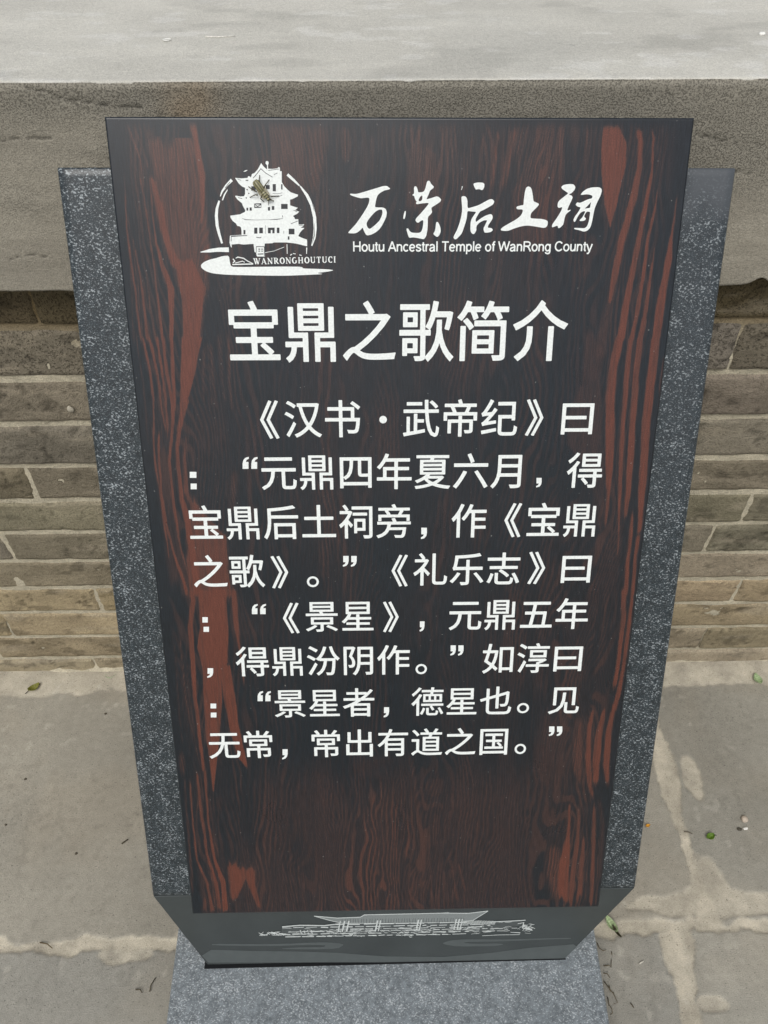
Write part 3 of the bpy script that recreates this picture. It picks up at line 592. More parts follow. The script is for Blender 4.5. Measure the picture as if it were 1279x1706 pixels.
def fat_glyph(ch, off, n_):
    """polygons of a character whose strokes are fattened by off"""
    key = (ch, round(off, 4), n_)
    if key in _cells: return _cells[key]
    A, B = outline(ch); lo = np.minimum(A.min(0), B.min(0)) - off - .02; hi = np.maximum(A.max(0), B.max(0)) + off + .02
    h = 1.0 / n_; xs_ = np.arange(lo[0], hi[0] + h, h); ys_ = np.arange(lo[1], hi[1] + h, h) + 1.3e-5; gx_, gy_ = np.meshgrid(xs_, ys_)
    d2 = np.full(gx_.shape, 9.0); ins = np.zeros(gx_.shape, bool)
    for (ax_, ay_), (bx_, by_) in zip(A, B):
        dx, dy = bx_ - ax_, by_ - ay_; L = dx * dx + dy * dy + 1e-12
        t = np.clip(((gx_ - ax_) * dx + (gy_ - ay_) * dy) / L, 0, 1)
        d2 = np.minimum(d2, (gx_ - ax_ - t * dx) ** 2 + (gy_ - ay_ - t * dy) ** 2)
        if abs(dy) > 1e-9:
            rows_ = (ay_ > ys_) != (by_ > ys_); xi = ax_ + (ys_ - ay_) / dy * dx
            ins ^= rows_[:, None] & (gx_ < xi[:, None])
    D = np.where(ins, -1, 1) * np.sqrt(d2) - off; I = D < 0; polys = []
    full = I[:-1, :-1] & I[1:, :-1] & I[:-1, 1:] & I[1:, 1:]; anyc = (I[:-1, :-1] | I[1:, :-1] | I[:-1, 1:] | I[1:, 1:]) & ~full
    for r in range(full.shape[0]):
        row = np.concatenate([[0], full[r].astype(int), [0]]); st_ = np.where(np.diff(row) == 1)[0]; en = np.where(np.diff(row) == -1)[0]
        for p, q in zip(st_, en): polys.append([(xs_[p], ys_[r]), (xs_[q], ys_[r]), (xs_[q], ys_[r + 1]), (xs_[p], ys_[r + 1])])
    for r, c_ in zip(*np.where(anyc)):
        cs_ = [(r, c_), (r, c_ + 1), (r + 1, c_ + 1), (r + 1, c_)]; pl_ = []
        for (r0, c0), (r1, c1) in zip(cs_, cs_[1:] + cs_[:1]):
            d0, d1 = D[r0, c0], D[r1, c1]
            if d0 < 0: pl_.append((xs_[c0], ys_[r0]))
            if (d0 < 0) != (d1 < 0): t = d0 / (d0 - d1); pl_.append((xs_[c0] + t * (xs_[c1] - xs_[c0]), ys_[r0] + t * (ys_[r1] - ys_[r0])))
        if len(pl_) > 2: polys.append(pl_)
    P = np.concatenate([np.array(p) for p in polys]); bb = (P[:, 0].min(), P[:, 0].max(), P[:, 1].min(), P[:, 1].max())
    _cells[key] = (polys, bb); return _cells[key]
def put(ink, polys, fn):
    idx = {}
    for p in polys:
        f_ = []
        for x, y in p:
            k = (round(x, 6), round(y, 6))
            if k not in idx: idx[k] = len(ink.v); ink.v.append((*fn(x, y), ink.z))
            if not f_ or f_[-1] != idx[k]: f_.append(idx[k])
        if len(set(f_)) > 2: ink.f.append(f_); ink.mi.append(0)
def hanzi(ink, ch, cx, cy, em, emy, off, n_=110):
    put(ink, fat_glyph(ch, off, n_)[0], lambda x, y: (cx + (x - .5) * em, cy + (y - .372) * emy))
def fit(ink, ch, box, off, fn=on_board):
    polys, (x0, x1, y0, y1) = fat_glyph(ch, off, 110); xm, ym = (box[0] + box[2]) / 2, (box[1] + box[3]) / 2
    l = fn(box[0], ym); r = fn(box[2], ym); t = fn(xm, box[1]); b = fn(xm, box[3])
    kx = (r[0] - l[0]) / (x1 - x0); ky = (t[1] - b[1]) / (y1 - y0)
    put(ink, polys, lambda x, y: (l[0] + (x - x0) * kx, b[1] + (y - y0) * ky))
def pxpoly(ink, boxpts, mi=0, dz=0): ink.poly([[tuple(on_board(x, y)) for x, y in lp] for lp in boxpts], mi, dz)
M_WHITE = plain_mat('white_sign_paint', lin(224, 229, 226), .45, .4, .07, 420)
M_DARKINK = plain_mat('dark_sign_paint', lin(34, 36, 40), .3, .5)

title = Ink()
for k, ch in enumerate('宝鼎之歌简介'): hanzi(title, ch, .1375 + .06375 * k, .8395, .0632, .0700, .0115, 140)
title.build('title_lettering', M_WHITE, panel)
lines = [(.1882, .7412, '汉书 武帝纪 曰', 0), (.0663, .6773, '  元鼎四年夏六月 得', 0), (.0663, .6143, '宝鼎后土祠旁 作 宝鼎', 0), (.0663, .5502, '之歌    礼乐志 曰', 0),
         (.0663, .4868, '   景星  元鼎五年', 0), (.0663, .4228, ' 得鼎汾阴作  如淳曰', 0), (.0663, .3590, '  景星者 德星也 见', 0), (.0663, .2950, '无常 常出有道之国', 0)]
rows_t = [Ink() for _ in lines]
def row_at(y): return rows_t[int(np.argmin([abs(y - yy) for yy in (699, 789, 870, 952, 1028, 1103, 1173, 1240)]))]
for (x0, y0, txt, _), body in zip(lines, rows_t):
    for k, ch in enumerate(txt):
        if ch != ' ':
            thin = .0062 if ch in '旁景星鼎德' else .0084
            if ch in '曰': hanzi(body, ch, x0 + .0455 * k, y0, .0480, .0455, thin)
            else: hanzi(body, ch, x0 + .0455 * k, y0, .0448, .0468, thin)
for ch, box in (('《', (433, 667, 464, 731)), ('》', (876, 665, 905, 726)), ('《', (840, 838, 868, 895)), ('》', (452, 926, 480, 980)), ('《', (652, 924, 679, 977)), ('》', (880, 919, 908, 973)),
                ('《', (471, 1004, 498, 1055)), ('》', (638, 1002, 664, 1053)), ('。', (511, 960, 531, 978)), ('。', (692, 1106, 711, 1123)), ('。', (861, 1171, 881, 1188)), ('。', (857, 1239, 876, 1256))):
    fit(row_at((box[1] + box[3]) / 2), ch, box, .012 if ch != '。' else .004)
def rect(x0, y0, x1, y1): return [(x0, y0), (x1, y0), (x1, y1), (x0, y1)]
for a in ((316, 786, 327, 796), (317.5, 805.5, 327.6, 815), (337, 1028, 346, 1037), (339, 1044, 348, 1052.5), (350.5, 1172, 360, 1180), (351, 1187, 360.4, 1195)): pxpoly(row_at(a[1]), [rect(*a)])
pxpoly(rows_t[0], [[(638 + 6.3 * math.cos(t), 699 + 6.3 * math.sin(t)) for t in np.linspace(0, 2 * math.pi, 20)[:-1]]])
def comma(x0, y0, x1, y1, flip=False):
    q = [(.15, 0), (1, 0), (1, .45), (.9, .72), (.62, .92), (.12, 1), (.08, .86), (.42, .74), (.52, .58), (.15, .58)]
    if flip: q = [(1 - a, 1 - b) for a, b in q]
    return [(x0 + a * (x1 - x0), y0 + b * (y1 - y0)) for a, b in q]
for a in ((892, 796, 902, 812), (700, 879, 711, 898), (698, 1035, 707, 1052), (344, 1113, 355, 1129), (638, 1178, 648, 1195), (469, 1248, 479, 1265)): pxpoly(row_at(a[3] - 14), [comma(*a)])
for (x0, y0, x1, y1), fl in (((404, 761, 430, 781), 1), ((419.5, 1006, 444, 1023), 1), ((429, 1151, 452, 1168), 1), ((570, 926, 594, 944), 0), ((749, 1075, 772, 1092), 0), ((913, 1210, 936.5, 1226), 0)):
    h = (x1 - x0) * .44
    pxpoly(row_at(y1 + 6), [comma(x0, y0, x0 + h, y1, fl)]); pxpoly(row_at(y1 + 6), [comma(x1 - h, y0, x1, y1, fl)])
for q in rows_t: q.build('text_line', M_WHITE, panel)

# brush-written name ---------------------------------------------------------------------------
def chaikin(p, it=2):
    p = [np.array(q, float) for q in p]
    for _ in range(it):
        o = []
        for a, b in zip(p, p[1:] + p[:1]): o += [a * .8 + b * .2, a * .2 + b * .8]
        p = o
    return [tuple(q) for q in p]
brush = Ink()
FA, FB, FC = (570, 296, 7.1056), (740, 296, 9.136), (830, 296, 7.1056)
chars = [
 (FA, [[(90,188),(165,195),(270,165),(400,125),(490,98),(530,98),(550,115),(570,130),(545,142),(500,150),(455,175),(420,205),(405,245),(395,290),(385,350),(430,353),(485,353),(515,370),(528,410),(522,460),(490,530),(450,600),(400,645),(350,672),(300,685),(280,675),(258,635),(240,588),(220,615),(185,645),(150,660),(75,658),(72,645),(110,605),(160,550),(210,480),(260,405),(300,335),(318,290),(322,245),(300,235),(225,245),(180,235),(120,215),(95,205)],
       [(470,378),(435,378),(395,400),(350,445),(310,495),(287,535),(290,570),(305,597),(325,608),(355,588),(400,550),(440,510),(465,460),(478,410)]]),
 (FA, [[(848,115),(862,100),(880,108),(893,145),(898,175),(950,172),(972,155),(985,120),(1002,50),(1015,35),(1035,38),(1050,75),(1085,105),(1078,125),(1040,150),(1025,190),(1005,235),(995,258),(1060,240),(1115,220),(1145,230),(1172,260),(1160,285),(1110,320),(1050,355),(1065,405),(1050,430),(1012,465),(1012,560),(1005,640),(990,700),(965,730),(930,722),(840,705),(795,713),(780,690),(760,615),(762,600),(780,602),(800,635),(825,652),(905,655),(935,640),(950,600),(958,550),(958,500),(930,510),(900,535),(880,528),(865,505),(875,480),(940,410),(1000,340),(1030,298),(960,302),(880,315),(870,300),(885,285),(865,265),(850,215),(832,210),(832,200),(850,190)],
       [(935,212),(950,215),(945,265),(920,282),(900,272),(915,235)]]),
 (FA, [[(740,395),(752,395),(752,430),(740,485),(725,492),(722,470),(728,430)]]),
 (FA, [[(1120,520),(1140,535),(1162,590),(1165,640),(1150,680),(1125,703),(1100,690),(1075,665),(1095,635),(1105,590),(1108,540)]]),
 (FB, [[(437,90),(500,73),(585,75),(610,95),(608,140),(590,180),(570,192),(545,178),(510,173),(480,185),(460,150)]]),
 (FB, [[(265,130),(280,130),(275,155),(260,190),(255,185),(265,155)]]),
 (FB, [[(258,292),(285,280),(320,285),(340,310),(352,350),(352,470),(420,450),(520,420),(610,370),(690,328),(730,327),(755,350),(760,370),(740,410),(690,440),(600,490),(540,515),(500,585),(475,630),(480,680),(540,630),(620,580),(700,552),(725,565),(738,600),(725,640),(690,690),(660,740),(665,765),(715,765),(735,785),(735,805),(700,830),(615,840),(600,810),(595,770),(620,720),(655,645),(600,650),(540,680),(495,725),(485,760),(488,800),(460,850),(440,862),(410,840),(395,800),(400,660),(430,600),(470,545),(485,520),(420,515),(350,505),(345,590),(330,660),(300,750),(270,840),(235,885),(180,940),(150,935),(137,905),(160,860),(200,780),(235,680),(262,570),(272,480),(265,380)]]),
 (FC, [[(360,105),(382,115),(398,150),(410,230),(415,280),(440,290),(482,310),(470,335),(430,375),(390,415),(380,445),(380,480),(430,485),(510,488),(560,500),(585,515),(583,560),(565,588),(535,595),(480,585),(350,565),(270,575),(190,600),(110,632),(35,628),(25,610),(60,580),(130,540),(210,495),(260,455),(285,415),(290,375),(225,375),(212,360),(220,340),(270,328),(297,325),(300,270),(312,180),(325,125),(340,108)]]),
 (FC, [[(742,112),(770,85),(840,75),(890,78),(912,110),(905,140),(870,180),(840,195),(840,205),(865,210),(880,230),(870,260),(840,320),(815,380),(825,390),(855,378),(855,388),(800,430),(785,470),(770,550),(745,580),(715,600),(705,590),(700,565),(640,590),(632,580),(640,550),(690,480),(740,400),(760,345),(715,360),(700,345),(702,300),(720,270),(770,230),(830,185),(800,165),(755,135)]]),
 (FC, [[(972,200),(1000,165),(1050,130),(1110,115),(1190,112),(1220,130),(1225,160),(1205,220),(1165,300),(1140,360),(1125,430),(1105,540),(1085,595),(1050,630),(1010,640),(950,620),(900,610),(893,595),(950,595),(1020,600),(1050,575),(1070,520),(1085,430),(1085,405),(1045,400),(1020,440),(1015,465),(1035,480),(1035,495),(1010,512),(965,515),(960,500),(990,475),(1010,440),(1030,400),(1010,395),(970,415),(940,460),(910,520),(895,525),(887,500),(905,460),(950,400),(975,350),(940,345),(915,325),(918,310),(935,290),(960,300),(1000,285),(1060,255),(1110,245),(1112,210),(1050,195),(985,205)],
       [(1098,285),(1060,330),(1020,368),(1050,362),(1085,358),(1090,325)]]),
]
for fr, loops in chars: pxpoly(brush, [[conv(fr, *q) for q in chaikin(lp)] for lp in loops])
brush.build('brush_lettering', M_WHITE, panel)
eng = Ink()
def arcp(cx_, cy_, rx, ry, a0, a1, n_=16): return [(cx_ + rx * math.cos(math.radians(a0 + (a1 - a0) * q / n_)), cy_ + ry * math.sin(math.radians(a0 + (a1 - a0) * q / n_))) for q in range(n_ + 1)]
SANS = {'H': ([[(.13, 0), (.13, 1)], [(.84, 0), (.84, 1)], [(.13, .52), (.84, .52)]], 1.0), 'o': ([arcp(.388, .36, .29, .32, 0, 360)], .777),
 'u': ([[(.14, .725), (.14, .22), (.19, .1), (.33, .05), (.5, .09), (.62, .24)], [(.64, .725), (.64, 0)]], .777), 't': ([[(.2, .92), (.2, .15), (.25, .07), (.37, .06)], [(.03, .67), (.37, .67)]], .40),
 'A': ([[(.05, 0), (.465, .99)], [(.465, .99), (.88, 0)], [(.2, .33), (.73, .33)]], .93), 'n': ([[(.14, 0), (.14, .725)], [(.14, .48), (.25, .63), (.4, .67), (.56, .62), (.63, .5), (.63, 0)]], .777),
 'c': ([arcp(.38, .36, .28, .32, 42, 318)], .70), 'e': ([arcp(.39, .36, .285, .32, 4, 318), [(.1, .37), (.66, .37)]], .777),
 's': ([[(.59, .53), (.5, .65), (.34, .68), (.18, .63), (.12, .53), (.18, .43), (.36, .37), (.54, .3), (.6, .19), (.52, .08), (.34, .04), (.17, .08), (.09, .2)]], .70),
 'r': ([[(.14, 0), (.14, .725)], [(.14, .46), (.22, .62), (.32, .67), (.46, .65)]], .465), 'l': ([[(.155, 0), (.155, 1)]], .31),
 'a': ([[(.12, .53), (.2, .64), (.38, .68), (.55, .63), (.61, .5), (.61, .15), (.66, 0)], [(.6, .42), (.38, .38), (.16, .3), (.11, .17), (.2, .06), (.36, .04), (.52, .1), (.6, .24)]], .777),
 'T': ([[(.03, .94), (.82, .94)], [(.425, 0), (.425, .94)]], .853), 'm': ([[(.14, 0), (.14, .725)], [(.14, .5), (.24, .64), (.38, .68), (.52, .63), (.58, .5), (.58, 0)], [(.58, .5), (.68, .64), (.82, .68), (.97, .62), (1.02, .5), (1.02, 0)]], 1.163),
 'p': ([[(.14, -.28), (.14, .725)], arcp(.4, .36, .27, .32, 0, 360)], .777), 'f': ([[(.42, .95), (.3, .95), (.22, .84), (.22, 0)], [(.04, .67), (.40, .67)]], .40),
 'W': ([[(.04, 1), (.34, .03)], [(.34, .03), (.66, .97)], [(.66, .97), (.98, .03)], [(.98, .03), (1.28, 1)]], 1.318), 'R': ([[(.15, 0), (.15, 1)], [(.15, .94), (.6, .94), (.78, .87), (.84, .73), (.78, .58), (.6, .51), (.15, .51)], [(.52, .5), (.68, .38), (.92, 0)]], 1.0),
 'g': ([arcp(.37, .36, .27, .32, 0, 360), [(.64, .725), (.64, -.05), (.58, -.19), (.38, -.24), (.19, -.19), (.13, -.09)]], .777), 'C': ([arcp(.52, .5, .42, .45, 36, 324)], 1.0),
 'y': ([[(.04, .725), (.36, .02)], [(.66, .725), (.36, -.1), (.27, -.22), (.1, -.22)]], .70), ' ': ([], .388)}
def line_text(ink, txt, x0, x1, ybase, cap):
    tot_ = sum(SANS[c_][1] for c_ in txt); k = (x1 - x0) / tot_; ax_ = 0
    for c_ in txt:
        for st_ in SANS[c_][0]:
            cl = len(st_) > 10 and abs(st_[0][0] - st_[-1][0]) < 1e-6 and abs(st_[0][1] - st_[-1][1]) < 1e-6
            ink.ribbon([(x0 + (ax_ + x) * k, ybase + y * cap) for x, y in (st_[:-1] if cl else st_)], .00150, closed=cl)
        ax_ += SANS[c_][1]
p0 = on_board(587.5, 421.5); p1 = on_board(986, 416.0)
line_text(eng, 'Houtu Ancestral Temple of WanRong County', p0[0], p1[0], (p0[1] + p1[1]) / 2, .0102)
eng.build('english_lettering', M_WHITE, panel)

# emblem: pagoda, ring, wave and roman name -----------------------------------------------------
emb = Ink()
FD, FE, FR, F6 = (360, 260, 8.527), (360, 340, 8.527), (320, 250, 4.919), (325, 390, 5.329)
def cv(fr, pts): return [conv(fr, *q) for q in pts]
pag = (cv(FD, [(268,310),(360,318),(445,310),(455,285),(480,290),(485,305),(500,285),(508,255),(545,240),(590,190),(625,125),(640,100),(655,125),(690,165),(722,190),(722,130),(700,105),(705,75),(722,68),(742,80),(745,105),(735,130),(738,180),(800,183),(870,175),(885,155),(905,165),(905,215),(930,215),(932,370),(960,420),(1010,475),(1060,515),(1165,550),(1155,575),(1080,612),(1050,620),(1050,700),(1085,712),(1160,735),(1120,770),(1180,790),(1150,820),(1090,850)])
       + cv(FE, [(1110,190),(1120,215),(1165,215),(1170,290),(1215,290),(1250,285),(1240,310),(1200,335),(1255,340),(1220,370),(1190,405),(1165,455),(1220,480),(1290,505),(1292,600),(1230,585),(1130,560),(1000,545),(820,545),(800,555),(690,560),(688,600),(692,745),(580,745),(565,690),(545,680),(530,565),(390,575),(320,565),(215,575),(207,610),(190,550),(195,455),(205,445),(360,437),(360,380),(350,330),(330,315),(300,310),(280,275),(235,240),(205,195),(200,165),(340,145),(410,110),(415,90)])
       + cv(FD, [(415,770),(380,710),(365,670),(300,615),(268,570),(280,562),(345,575),(395,570),(410,540),(410,450),(370,435),(320,390),(280,330)]))
pxpoly(emb, [pag])
def erib(fr, pts, wd, mi=0, dz=0):
    k = .6 / 960 / fr[2]; emb.ribbon([tuple(on_board(*conv(fr, *q))) for q in pts], [x * k for x in wd] if isinstance(wd, (list, tuple)) else wd * k, mi, dz)
D_ = .00012
for fr, rs in ((FD, [(500,430,560,490),(705,412,760,470),(803,398,848,500),(922,400,942,475),(430,735,455,775),(475,730,505,775),(735,725,765,775),(790,710,825,765),(922,680,1015,752)]), (FE, [(540,335,585,420),(612,335,663,415),(735,335,775,415),(798,335,830,415),(862,335,898,412),(1030,350,1112,430),(388,368,415,430),(1018,458,1040,505)])):
    for a in rs: pxpoly(emb, [cv(fr, rect(*a))], 1, D_)
pxpoly(emb, [cv(FE, rect(770, 335, 802, 368))], 1, D_ + 2e-5)
for fr, pts, wd in ((FD, [(525,315),(580,250),(635,180),(700,240),(800,300)], 8), (FE, [(370,205),(420,222),(560,226),(750,222),(860,217),(950,205)], [3, 9, 4, 4, 10, 4]), (FD, [(740,205),(890,185)], 6), (FE, [(212,530),(215,457),(440,447)], 8),
                    (FE, [(568,690),(570,605),(684,605),(684,740)], 8), (FE, [(590,710),(670,708)], 14), (FE, [(600,640),(625,640)], 14), (FE, [(642,640),(662,640)], 14), (FE, [(600,668),(625,668)], 12), (FE, [(642,668),(662,668)], 12),
                    (FE, [(570,470),(620,480),(640,470)], 9), (FE, [(1060,280),(1160,240)], 7), (FE, [(1090,20),(1150,40)], 8), (FE, [(1100,90),(1150,108)], 7), (FE, [(1175,300),(1240,300)], 7), (FD, [(545,680),(545,728),(638,728),(638,680),(545,680)], 10),
                    (FD, [(550,690),(590,715),(635,690)], 9), (FD, [(800,530),(880,535),(940,520)], 4), (FD, [(780,580),(900,570),(940,555)], 5), (FE, [(960,380),(960,420)], 5), (FE, [(700,300),(700,420)], 4), (FE, [(940,160),(945,190)], 7),
                    (FD, [(820,265),(870,240)], 6), (FD, [(300,325),(355,345)], 5), (FD, [(420,345),(455,345)], 12), (FD, [(430,475),(450,480)], 14), (FD, [(455,530),(472,530)], 14), (FD, [(420,590),(436,600)], 14), (FD, [(310,590),(370,605)], 7)):
    erib(fr, pts, wd, 1, D_)
for pts, wd in (([(325,245),(280,290),(245,340),(230,380)], [24, 18, 14, 6]), ([(290,325),(265,365),(248,412)], [6, 11, 9]), ([(222,415),(203,480),(198,540),(205,620),(222,690),(245,765)], [14, 22, 25, 25, 22, 16]),
                ([(780,200),(830,245),(880,293)], [22, 20, 10]), ([(885,295),(940,370),(980,450),(1003,550),(1008,640),(1000,720),(980,785)], [10, 24, 26, 26, 26, 22, 10])):
    erib(FR, pts, wd)
for pts, wd in (([(955,360),(985,430),(1000,500)], [2, 7, 2]), ([(1000,600),(1000,700),(985,765)], [2, 7, 2]), ([(310,262),(270,310)], 4)): erib(FR, pts, wd, 1, D_)
pxpoly(emb, [cv(F6, [(45,158),(130,132),(210,120),(298,118),(300,160),(200,157),(130,163),(50,163)])])
pxpoly(emb, [cv(F6, chaikin([(195,210),(245,195),(300,190),(308,250),(320,290),(400,292),(600,290),(800,288),(950,290),(955,305),(1060,308),(1170,312),(1235,320),(1170,335),(1075,345),(1145,355),(1000,362),(800,370),(600,368),(300,362),(160,350),(95,330),(55,300),(50,275),(75,250),(130,225),(190,213)], 1))])
for pts, wd in (([(330,270),(515,265)], 10), ([(335,220),(352,240),(335,256)], 9), ([(360,215),(378,204),(430,215),(470,242),(515,262)], [5, 9, 9, 8, 5]), ([(355,257),(420,240),(440,250)], 7), ([(815,90),(817,175)], 6), ([(620,165),(645,160),(700,150),(790,115)], 4),
                ([(843,188),(860,178)], 8), ([(868,172),(892,176)], 6), ([(925,184),(945,190)], 7), ([(990,120),(989,176)], [10, 5]), ([(545,190),(600,190)], 4), ([(320,92),(322,118)], 6)): erib(F6, pts, wd)
erib(FD, [(390,222),(415,212),(442,202)], [4, 16, 6])
# serif capitals
def serif(ch):
    T_, t_ = .20, .09; S_ = []
    def st_(a, b, wd): S_.append(([a, b], wd))
    def bar(x, y, hw=.145): S_.append(([(x - hw, y), (x + hw, y)], .09))
    def arc(cx_, cy_, rx, ry, a0, a1, fat=.24, n_=18):
        pts, ws = [], []
        for q in range(n_ + 1):
            a = math.radians(a0 + (a1 - a0) * q / n_); pts.append((cx_ + rx * math.cos(a), cy_ + ry * math.sin(a))); ws.append(.09 + (fat - .09) * abs(math.cos(a)))
        S_.append((pts, ws))
    if ch == 'W': st_((.12, .97), (.40, .03), T_); st_((.40, .03), (.58, .7), t_); st_((.50, .97), (.80, .03), T_); st_((.80, .03), (1.08, .97), t_); bar(.10, .955); bar(.5, .955); bar(1.08, .955, .13); return S_, 1.2
    if ch == 'A': st_((.12, .03), (.45, .97), t_); st_((.43, 1), (.78, .03), T_); st_((.25, .33), (.65, .33), .08); bar(.12, .045, .13); bar(.80, .045, .17); return S_, .95
    if ch == 'N': st_((.17, .03), (.17, .97), t_); st_((.15, .97), (.80, .03), T_); st_((.80, .03), (.80, .97), t_); bar(.17, .045, .14); bar(.14, .955, .13); bar(.80, .955, .14); return S_, .98
    if ch == 'R': st_((.22, .03), (.22, .97), T_); S_.append(([(.22, .95), (.5, .95), (.64, .86), (.66, .72), (.6, .58), (.45, .5), (.22, .5)], [.09, .09, .16, .24, .18, .09, .09])); st_((.42, .5), (.78, .04), T_); bar(.22, .045); bar(.18, .955, .16); bar(.84, .045, .1); return S_, .95
    if ch == 'O': arc(.45, .5, .34, .46, 0, 360); return S_, .92
    if ch == 'G': arc(.46, .5, .34, .46, 55, 325); st_((.74, .44), (.74, .1), .2); bar(.74, .44, .15); return S_, .95
    if ch == 'C': arc(.46, .5, .34, .46, 50, 310); st_((.7, .97), (.7, .68), .08); return S_, .85
    if ch == 'H':
        for x in (.2, .76): st_((x, .03), (x, .97), T_); bar(x, .045); bar(x, .955)
        st_((.2, .5), (.76, .5), .09); return S_, 1.0
    if ch == 'U': st_((.2, .97), (.2, .3), T_); arc(.47, .33, .27, .29, 180, 360, .2, 10); st_((.75, .97), (.75, .3), t_); bar(.2, .955); bar(.75, .955, .14); return S_, .96
    if ch == 'T': st_((.42, .03), (.42, .97), T_); S_.append(([(.06, .95), (.78, .95)], .1)); st_((.09, .95), (.09, .72), .07); st_((.75, .95), (.75, .72), .07); bar(.42, .045); return S_, .86
    st_((.2, .03), (.2, .97), T_); bar(.2, .045); bar(.2, .955); return S_, .42
letters = [serif(c_) for c_ in 'WANRONGHOUTUCI']; letters = [(a, b * 1.13) for a, b in letters]; tot = sum(a for _, a in letters)
pl = on_board(422.5, 440.5); pr = on_board(560, 437.3); kx = (pr[0] - pl[0]) / tot; kh = .0064; ax = 0
for S_, adv in letters:
    for pts, wd in S_:
        emb.ribbon([(pl[0] + (ax + x) * kx, pl[1] + (pr[1] - pl[1]) * (ax / tot) + y * kh) for x, y in pts], [q * kx for q in wd] if isinstance(wd, list) else wd * kx, 0, .00003)
    ax += adv
emb.build('temple_emblem', [M_WHITE, M_DARKINK], panel)

# etched temple and cloud scrolls on the dark foot ------------------------------------------------
M_ETCH = plain_mat('pale_etching', lin(186, 192, 190), .7, .2, .12, 900)
M_ETCH2 = plain_mat('etching_shadow', lin(74, 79, 79), .5, .3)
M_SCROLL = plain_mat('frosted_scroll', lin(76, 82, 82), .40, .4, .06, 60)
etch = Ink(.0002 - TB)
fb = lambda x, y: on_board(x, y, -TB)
def epoly(pts, mi=0, dz=0): etch.poly([[tuple(fb(*q)) for q in pts]], mi, dz)
def eline(pts, px, mi=0, dz=.00006): etch.ribbon([tuple(fb(*q)) for q in pts], [q * .00089 for q in px] if isinstance(px, list) else px * .00089, mi, dz)
G8, G9 = (420, 1510, 4.92), (660, 1510, 4.92)
epoly([(336, 1592), (352, 1582), (420, 1584), (500, 1585), (560, 1587), (640, 1593), (740, 1594), (820, 1587), (880, 1579), (955, 1573), (961, 1577), (940, 1597), (640, 1603), (347, 1603.5)], 2)
epoly(cv(G8, chaikin([(-330, 305), (0, 308), (300, 305), (520, 293), (700, 297), (755, 313), (700, 345), (500, 352), (250, 348), (240, 342), (420, 333), (590, 333), (600, 316), (400, 316), (200, 324), (0, 324), (-330, 318)], 1)), 2)
epoly(cv(G9, chaikin([(375, 300), (440, 278), (560, 268), (880, 270), (1279, 258), (1430, 256), (1430, 266), (1279, 268), (900, 285), (600, 290), (540, 298), (640, 305), (850, 302), (885, 312), (800, 325), (500, 328), (400, 312)], 1)), 2)
epoly([(523, 1526), (545, 1528), (562, 1529), (600, 1527.5), (606, 1523.5), (612, 1525), (680, 1522), (738, 1520.5), (746, 1519), (752, 1522), (780, 1521), (813, 1517.5), (803, 1524), (788, 1533), (768, 1536), (640, 1538), (570, 1538), (548, 1533)], 4)
eline([(523, 1526), (562, 1529.3), (600, 1527.8), (607, 1524), (680, 1522.3), (738, 1521), (780, 1521.4), (813, 1517.5)], 1.5)
eline([(523, 1526), (548, 1533), (570, 1538), (640, 1538), (768, 1536), (788, 1533), (813, 1517.5)], 1.1)
epoly([(470, 1544), (500, 1541), (540, 1541), (565, 1538), (770, 1535), (800, 1532), (815, 1534), (870, 1534), (868, 1541), (850, 1546), (820, 1552), (700, 1556), (640, 1559), (480, 1561), (468, 1556)], 3, .00002)
r2 = random.Random(3)
for q in range(46):
    x = 570 + q * 4.5; eline([(x, 1538.5 - q * .06), (x + r2.uniform(-1, 1.5), 1531 - q * .05)], .8, 3, .00004)
for yy, a, b in ((1540, 560, 770), (1544, 470, 800), (1548, 560, 800), (1551, 480, 830), (1555, 470, 840), (1559, 475, 760)):
    x = a
    while x < b:
        ln = r2.uniform(6, 26); y = yy - (x - 560) * .017
        eline([(x, y), (x + ln, y - ln * .017 + r2.uniform(-.6, .6))], r2.uniform(1.0, 2.2)); x += ln + r2.uniform(1.5, 7)
for x in (564, 571, 578, 626, 631, 694, 699, 757, 762, 767):
    y = 1540 - (x - 560) * .017; eline([(x + 3, y - 6), (x - 1, y + 12)], r2.uniform(1.6, 2.6))
for x in np.arange(500, 520, 6): eline([(x, 1549), (x + 2, 1555)], 1.6)
for q in range(34):
    x = 770 + q * 1.6; y = 1534 + r2.uniform(-.4, .4) + q * .02; eline([(x, y + 5), (x + 3, y - 1)], .8)
for q in range(210):
    x = r2.uniform(468, 880); y = 1553 - (x - 560) * .02 + r2.gauss(0, 4.2); ln = r2.uniform(3, 12)
    if x > 815: y -= 4
    eline([(x, y), (x + ln * .5, y + r2.uniform(-1.4, 1.4)), (x + ln, y + r2.uniform(-.8, .8))], r2.uniform(.5, 1.1), 0 if r2.random() < .75 else 3)
for q in range(26):
    x = r2.uniform(430, 466); eline([(x, r2.uniform(1551, 1558)), (x + r2.uniform(4, 12), r2.uniform(1551, 1558))], r2.uniform(.7, 1.4))
for q in range(16):
    x = r2.uniform(868, 892); eline([(x, r2.uniform(1539, 1550)), (x + r2.uniform(4, 10), r2.uniform(1539, 1550))], r2.uniform(.6, 1.2))
eline([(803, 1558), (830, 1556.5), (865, 1556), (866, 1553), (850, 1552)], 1.0); eline([(470, 1543), (500, 1540.5), (540, 1541), (566, 1538)], 2.2)
eline([(815, 1535), (850, 1533.5), (875, 1532)], 1.8); eline([(862, 1538), (872, 1536), (870, 1545), (885, 1549)], 1.3)
etch.build('temple_etching', [M_ETCH, M_ETCH, M_SCROLL, M_ETCH2, plain_mat('etched_roof', lin(118, 124, 123), .6, .3, .15, 900)], foot)

